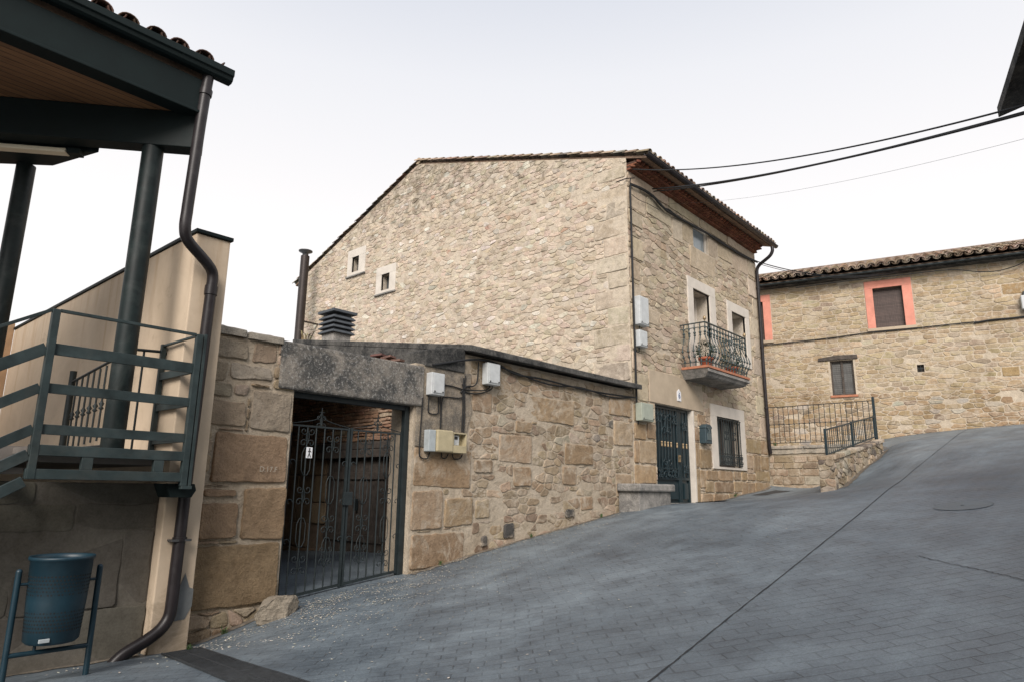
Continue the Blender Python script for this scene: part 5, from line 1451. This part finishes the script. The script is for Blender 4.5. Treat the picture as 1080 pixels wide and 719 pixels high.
FBf = Frame((0, 4.50, 0), X, Z, -Y); FBe = Frame((15.45, 0, 0), Y, Z, -X); FBt = Frame((0, 0, 0), X, Y, Z)
PAL_B = [(3, (.34, .27, .19)), (2, (.40, .35, .28)), (1.3, (.15, .13, .11)), (1, (.29, .22, .15))]
rubble(wb, FBf, [(15.46, 1.3), (19.68, 2.4), (19.68, zt_b(19.68)), (15.46, zt_b(15.46))], [], .30, .15, PAL_B, .016, (.005, .03), 62, 0, .12, .38, .05, .012)
rubble(wb, FBe, [(4.5, 1.4), (4.82, 1.4), (4.82, 2.33), (4.5, 2.33)], [], .26, .15, PAL_B, .016, (.005, .03), 63, 0, 0, .38, 0, .012)
x = 15.42
while x < 19.6:
    w_ = rng.uniform(.25, .5); b = min(x + w_, 19.7)
    e1 = Vector((4.25, 0, .62)).normalized(); nn_ = Vector((-.62, 0, 4.25)).normalized()
    fr_ = Frame((0, 0, zt_b(0)), e1, Y, nn_); s_ = 1 / e1.x
    stone(wb, fr_, [(x * s_, 4.46), ((b - .02) * s_, 4.45 + rng.uniform(-.02, .02)), ((b - .02) * s_, 4.84), (x * s_, 4.84)], rng.uniform(.03, .07), rng, vary(rng, pick(rng, PAL_B), .12), 0, True, .012); x = b
tag(wb.build('ramp_wall', MAT['oldstone']), 'rough stone kerb wall climbing beside the road below the sloping railing', 'wall')

ra_ = thing('railing', 'level black iron railing on the retaining wall at the house end', 'railing', (19.85, 6.1, 2.92))
m_ = MB()
m_.obox((19.85, 4.70, 4.06), (19.85, 7.55, 4.06), .035, .018); m_.obox((19.85, 4.70, 3.02), (19.85, 7.55, 3.02), .03, .016); m_.obox((19.85, 4.70, 3.55), (19.85, 7.55, 3.55), .02, .012)
m_.build('rails', MAT['iron'], ra_)
m_ = MB(); m_.tube([(19.85, 7.48, 3.02), (19.85, 7.48, 4.06)], .009, 6); m_.lathe((19.85, 7.48, 3.55), [(.01, -.03), (.022, 0), (.01, .03)], 6)
b0_ = m_.build('bar', MAT['iron'], ra_)
for k in range(1, 20): dup(b0_, ra_, (0, -.142 * k, 0))
m_ = MB(); m_.box((19.82, 4.63, 2.6), (19.88, 4.69, 4.16)); m_.build('post', MAT['doorpaint'], ra_, .004)
rb_ = thing('railing', 'short sloping teal railing on the rough kerb wall beside the road', 'railing', (17.6, 4.66, 2.4))
def zr(x, t): return (2.40 + (2.96 - 2.40) * t) + (x - 15.55) / 4.2 * .66
m_ = MB()
for t, h_ in ((1.0, .03), (.06, .025)):
    m_.obox((15.55, 4.66, zr(15.55, t)), (19.78, 4.66, zr(19.78, t)), .035, h_)
m_.build('rails', MAT['doorpaint'], rb_)
for x in (15.55, 17.6, 19.75):
    q = MB(); q.box((x - .025, 4.635, zr(x, 0) - .1), (x + .025, 4.685, zr(x, 1) + .03)); q.build('post', MAT['doorpaint'], rb_, .004)
m_ = MB(); m_.tube([(15.72, 4.66, zr(15.72, .06)), (15.72, 4.66, zr(15.72, 1))], .008, 6); b0_ = m_.build('bar', MAT['doorpaint'], rb_)
for k in range(1, 27): dup(b0_, rb_, (.15 * k, 0, .15 * k / 4.2 * .66))

# ------------------------------------------------------------------ the far house with coral window frames
e1 = Vector((-.22, .97, 0)).normalized(); nF = Vector((-e1.y, e1.x, 0))
FH = Frame((24.61, 5.63, 0), e1, Z, nF)
far = thing('far_house', 'long two storey stone house with coral window frames across the top of the road', 'house', (24.61, 5.63, 3.3))
cwo, cw_ = (-1.33, 7.06, .06, 8.70), (-1.05, 7.07, -.18, 8.44)
dwo, dw_ = (3.12, 6.98, 4.55, 8.66), (3.38, 7.0, 4.28, 8.42)
lw = (.62, 4.88, 1.33, 6.06); sqh = (-1.42, 5.50, -1.22, 5.74)
S0, S1 = -9.5, 6.0
m_ = MB()
wall_face(m_, FH, [(S0, 2.0), (S1, 2.0), (S1, 9.0), (S0, 9.0)], [cw_, dw_, lw, sqh], 0, MORT_FAR, .22, (.33, .27, .19))
fbk = [(-4.4, 7.75, -3.75, 8.1), (-3.9, 5.2, -3.45, 5.5), (-6, 5, -5.3, 5.4)]
blocks(m_, FH, fbk, [(1, (.38, .27, .14))], (.014, .022), 71)
PAL_FARLOW = [(4, (.37, .275, .17)), (3, (.335, .245, .15)), (2, (.41, .32, .21)), (.8, (.42, .39, .33)), (.8, (.27, .215, .155))]
rubble(m_, FH, [(S0, 3.0), (5.2, 3.0), (5.2, 5.0), (S0, 4.7)], [(.58, 4.85, 1.37, 6.2)], .36, .15, PAL_FARLOW, .024, (.003, .022), 75, 0, .10, .26, .04)
rubble(m_, FH, [(S0, 4.72), (5.2, 5.02), (5.2, 8.85), (S0, 8.85)], [cwo, dwo, (.58, 4.85, 1.37, 6.2), sqh] + fbk, .36, .145, PAL_FAR, .026, (.002, .016), 72, 0, .10, .2, .05)
for a, b in ((S0, nF * -7),):
    pass
bk = [FH.p(S0, 2), FH.p(S1, 2), FH.p(S1, 2, -7), FH.p(S0, 2, -7)]
m_.add([*bk, *[p + Z * 7.0 for p in bk]], [[1, 2, 6, 5], [2, 3, 7, 6], [3, 0, 4, 7]], 0, MORT_FAR)
m_.build('wall', MAT['oldstone'], far)
for o_, i_ in ((cwo, cw_), (dwo, dw_)):
    w = surround('window', o_, i_, far, FH, .03, None, .05, 'coral')
    m_ = MB(); m_.prism([FH.p(i_[0], i_[1], -.18), FH.p(i_[2], i_[1], -.18), FH.p(i_[2], i_[3], -.18), FH.p(i_[0], i_[3], -.18)], FH.n * .03); m_.build('shutter', MAT['shutter'], w)
    m_ = MB(); m_.prism([FH.p(o_[0] - .03, o_[1] - .10, -.01), FH.p(o_[2] + .03, o_[1] - .10, -.01), FH.p(o_[2] + .03, o_[1] - .003, -.01), FH.p(o_[0] - .03, o_[1] - .003, -.01)], FH.n * .07); m_.build('sill', MAT['sandrender'], w, .006)
w = sash('small_window', lw, .12, far, FH, MAT['oldwood'], .05, True)
pane_at('shutter', (lw[0] + .05, lw[1] + .05, lw[2] - .05, lw[3] - .05), .125, w, FH, MAT['greyshutter'])
m_ = MB(); m_.prism([FH.p(.47, 6.09, -.05), FH.p(1.70, 6.08, -.05), FH.p(1.69, 6.18, -.05), FH.p(1.2, 6.24, -.05), FH.p(.48, 6.23, -.05)], FH.n * .10); m_.build('lintel', MAT['oldwood'], w, .012)
m_ = MB(); m_.prism([FH.p(.56, 4.80, -.02), FH.p(1.40, 4.80, -.02), FH.p(1.40, 4.875, -.02), FH.p(.56, 4.875, -.02)], FH.n * .07); m_.build('sill', MAT['redtile'], w, .008)
q = pane_at('vent_hole', sqh, .10, far, FH, MAT['inner'])
m_ = MB(); c = (sqh[0] + sqh[2]) / 2; m_.tube([FH.p(c, sqh[1], -.04), FH.p(c, sqh[3], -.04)], .012, 6); m_.tube([FH.p(sqh[0], 5.62, -.04), FH.p(sqh[2], 5.62, -.04)], .012, 6); m_.build('bars', MAT['iron'], q)
m_ = MB(); m_.prism([FH.p(S0, 8.86, -.1), FH.p(S1, 8.86, -.1), FH.p(S1, 8.94, -.1), FH.p(S0, 8.94, -.1)], FH.n * .42); m_.build('eave_board', MAT['coping'], far)
m_ = MB(); m_.tube([FH.p(S0, 8.93, .42), FH.p(S1, 8.93, .42)], .048, 10); m_.build('gutter', MAT['iron'], far)
m_ = MB(); th = math.atan(.36); up_ = (-nF * math.cos(th) + Z * math.sin(th))
a, b = FH.p(S0, 8.95, .45), FH.p(S1, 8.95, .45)
m_.prism([a, b, b + up_ * 8.2, a + up_ * 8.2], Vector((0, 0, .04)), 0, (.22, .16, .12))
PAL_TF = [(3, (.42, .33, .255)), (3, (.30, .225, .165)), (2, (.40, .33, .26)), (1, (.22, .18, .15)), (1, (.36, .22, .15))]
tiles(m_, FH.p(S0, 9.0, .62), e1, up_, 54, 6, .29, .38, PAL_TF, 73, .128, 8)
tiles(m_, FH.p(S0, 9.0, .62) + up_ * 2.1, e1, up_, 54, 3, .29, .38, PAL_TF, 74, .128, 4)
m_.build('roof', MAT['tile'], far)
fx = thing('wall_lamp', 'white box lamp fixed high on the far house wall at the right', 'lamp', tuple(FH.p(-4.35, 7.35, .1)))
m_ = MB(); m_.prism([FH.p(-4.55, 7.2, .03), FH.p(-4.16, 7.2, .03), FH.p(-4.16, 7.64, .03), FH.p(-4.55, 7.64, .03)], FH.n * .2); m_.build('housing', MAT['box_white'], fx, .03)
m_ = MB(); m_.prism([FH.p(-4.35, 7.645, .03), FH.p(-4.25, 7.645, .03), FH.p(-4.25, 7.78, .03), FH.p(-4.35, 7.78, .03)], FH.n * .1); m_.prism([FH.p(-4.35, 7.08, .03), FH.p(-4.25, 7.08, .03), FH.p(-4.25, 7.199, .03), FH.p(-4.35, 7.199, .03)], FH.n * .1); m_.build('bracket', MAT['iron'], fx)
def fp(s, z, h=.05): return FH.p(s, z, h)
cable('far_wall_cable', 'thin black cable running across the far house wall below the coral windows', [
    [fp(3.6, 6.80), fp(2.5, 6.83), fp(1.2, 6.86), fp(.2, 6.92), fp(-1.0, 6.93), fp(-2.2, 6.96), fp(-3.2, 6.97), fp(-4.2, 7.0), fp(-6, 7.05)],
    [fp(-2.9, 6.94), fp(-3.4, 6.99), fp(-4.0, 6.99), fp(-5, 7.06)]], [.018, .028])
cable('eave_cable', 'black cable hanging in a loop under the far house eave', [
    [fp(2.2, 8.72, .3), fp(.6, 8.74, .3), fp(-1, 8.72, .3), fp(-2.4, 8.7, .3), fp(-3.2, 8.55, .2), fp(-3.7, 8.52, .15), fp(-4.2, 8.62, .15), fp(-4.45, 8.76, .15)]], .016)

# ------------------------------------------------------------------ house on the right whose eave enters the frame
rh = thing('eave_house', 'house at the right edge showing only a dark roof eave corner', 'house', (9.0, -.6, 1.4))
ed = Vector((-.9724, -.2335, 0)); ep = Vector((.2335, -.9724, 0)); E0 = Vector((9.22, .50, 0))
m_ = MB(); A = E0; B = E0 + ed * 22  # run beyond the frame lengthened to shade the left of the street
rise = .30
def rr(p, d, z): q = p + ep * d; return Vector((q.x, q.y, z + d * rise))
m_.add([rr(A, 0, 5.98), rr(B, 0, 5.98), rr(B, 4.5, 5.98), rr(A, 4.5, 5.98), rr(A, 0, 6.12), rr(B, 0, 6.12), rr(B, 4.5, 6.12), rr(A, 4.5, 6.12)],
       [[0, 1, 2, 3], [7, 6, 5, 4], [0, 4, 5, 1], [1, 5, 6, 2], [2, 6, 7, 3], [3, 7, 4, 0]])
m_.build('roof', MAT['coping'], rh, .01)
m_ = MB(); A2 = E0 + ep * .62 + ed * .35; B2 = E0 + ep * .62 + ed * 21.6
pts = [A2, B2, B2 + ep * 7, A2 + ep * 7]
m_.prism([Vector((p.x, p.y, -1.5)) for p in pts], (0, 0, 7.65), 0, MORT_OLD)
FR = Frame((A2.x, A2.y, 0), ed, Z, -ep)
rubble(m_, FR, [(0, .2), (21, -1), (21, 6.1), (0, 6.1)], [], .5, .24, PAL_OLD, .02, (.01, .03), 91)
m_.build('wall', MAT['oldstone'], rh)

# ------------------------------------------------------------------ overhead cables
def span(a, b, sag, n=14):
    a, b = Vector(a), Vector(b)
    return [a.lerp(b, i / n) - Z * sag * 4 * (i / n) * (1 - i / n) for i in range(n + 1)]
cable('overhead_cable', 'upper thin overhead cable from the house cornice to the right eave', [span((12.35, 7.35, 8.75), (8.16, -.01, 5.53), .27)], .012, sub=3)
cable('overhead_cable', 'lower twisted pair of thick overhead cables from the house front to the right eave', [span((13.3, 7.40, 8.62), (8.18, 0, 5.45), .165), span((13.36, 7.40, 8.58), (8.19, 0.02, 5.47), .15)], [.017, .014], sub=3)
cable('overhead_cable', 'faint thin wire sagging below the two overhead cables', [span((13.9, 7.40, 8.45), (8.0, -.1, 5.1), .2)], .0018, sub=3)
cable('roof_cable', 'cable crossing from the end of the tall house to the far roof', [span((19.64, 7.40, 8.50), fp(-.4, 8.76, .55), .22), span((19.64, 7.40, 8.44), fp(-.9, 8.76, .55), .3)], [.016, .01], sub=2)
m_ = MB(); m_.tube([(12.05, 7.62, 8.40), (12.25, 7.48, 8.52), (12.45, 7.38, 8.58)], .014, 6); tag(m_.build('cable_bracket', MAT['flue']), 'rusty iron rod holding the cables at the house corner', 'bracket')

# ------------------------------------------------------------------ grit along the wall feet
for pts in ([(3.35, 7.44), (4.3, 7.44)], [(6.35, 7.45), (8, 7.45), (10, 7.45), (11.6, 7.45)], [(15.2, 7.46), (16.5, 7.46), (19.5, 7.46)], [(-2, 7.31), (1.5, 7.30), (2.85, 7.28)], [(15.6, 4.40), (17.5, 4.40), (19.6, 4.42)]):
    road_strip('road_edge', pts, .16, plain('dirt_and_grit', (.17, .145, .115), .95, 0, .2, .5, 14, 60, .6, .01), .006, .025)
for pts in ([(25.35, 1.6), (24.9, 3.6), (24.5, 5.4)],):
    road_strip('road_edge', pts, .22, MAT['tar'], .006, .03)
# ------------------------------------------------------------------ petals, weeds
m_ = MB(); rng = random.Random(123)
n_ = 0
from mathutils import noise as mnoise
while n_ < 3400:
    c_ = rng.random()
    if c_ < .6: x = rng.gauss(4.9, 1.1); y = 7.25 - abs(rng.gauss(0, .75))
    elif c_ < .72: x = rng.uniform(4, 12); y = 7.42 - abs(rng.gauss(0, .16))
    elif c_ < .87: x = rng.uniform(4, 12); y = 7.3 - abs(rng.gauss(0, .5))
    else: x = rng.uniform(2.5, 10); y = rng.uniform(3.0, 7)
    if mnoise.noise(Vector((x * 1.7, y * 2.6, 3.0))) < rng.uniform(-.35, .35) and y < 7.2: continue
    if y > 7.42 or (x < 3.35 and y > 7.0): continue
    s = rng.uniform(.006, .016) * (1 if x < 8 else 1.3); a = rng.uniform(0, 6.28)
    z = g(x, y) + .006
    dx, dy = math.cos(a) * s, math.sin(a) * s
    m_.add([(x - dx, y - dy, z), (x + dy * .6, y - dx * .6, z + rng.uniform(0, .004)), (x + dx, y + dy, z + rng.uniform(0, .006)), (x - dy * .6, y + dx * .6, z + .002)], [[0, 1, 2, 3]], 0, vary(rng, (.50, .46, .38), .35, .05)); n_ += 1
tag(m_.build('fallen_petals', MAT['petal'], org=(5, 6, .3)), 'scattered dry pale petals on the paving', None, None, 'stuff')
def weed(label, c, s, n, seed, col=(.07, .12, .04)):
    m_ = MB(); rg = random.Random(seed)
    for k in range(n):
        a = rg.uniform(0, 6.28); L = s * rg.uniform(.5, 1.1); b = Vector(c) + Vector((rg.uniform(-.3, .3) * s, rg.uniform(-.2, .2) * s, 0))
        d = Vector((math.cos(a), math.sin(a), 0)); t = Vector((-d.y, d.x, 0)) * s * .05
        p1, p2 = b + d * L * .3 + Z * L * .7, b + d * L * .75 + Z * L * .85
        m_.add([b - t * .6, b + t * .6, p1 + t, p1 - t, p2], [[0, 1, 2, 3], [3, 2, 4]], 0, vary(rg, col, .4, .1))
    tag(m_.build('weed', MAT['leaf']), label, 'weed', 'weeds growing at wall feet')
weed('green weed tuft at the foot of the grey house drainpipe', (19.72, 7.3, 2.9), .16, 30, 1)
weed('tiny weed growing beside the drain grating', (3.2, 6.98, g(3.2, 6.98)), .07, 24, 2)
weed('small weed at the foot of the black boulder end of the street wall', (8.9, 7.42, g(8.9, 7.42)), .09, 20, 3)
weed('dry weed sprouting from the shed roof beside the metal flue', (7.4, 12.3, sr(12.3) + .08), .3, 16, 4, (.26, .20, .11))
weed('weed rooted at the wall foot below the yellowed meter cabinet', (6.9, 7.44, g(6.9, 7.44)), .08, 18, 5)
weed('weed rooted at the wall foot near the stone bench', (11.0, 7.44, g(11.0, 7.44)), .09, 22, 6)
weed('weed rooted at the foot of the front wall below the barred window', (17.1, 7.44, g(17.1, 7.44)), .10, 22, 7)
weed('weed rooted at the foot of the pier beside the boulder', (3.75, 7.40, g(3.75, 7.40)), .08, 22, 8)
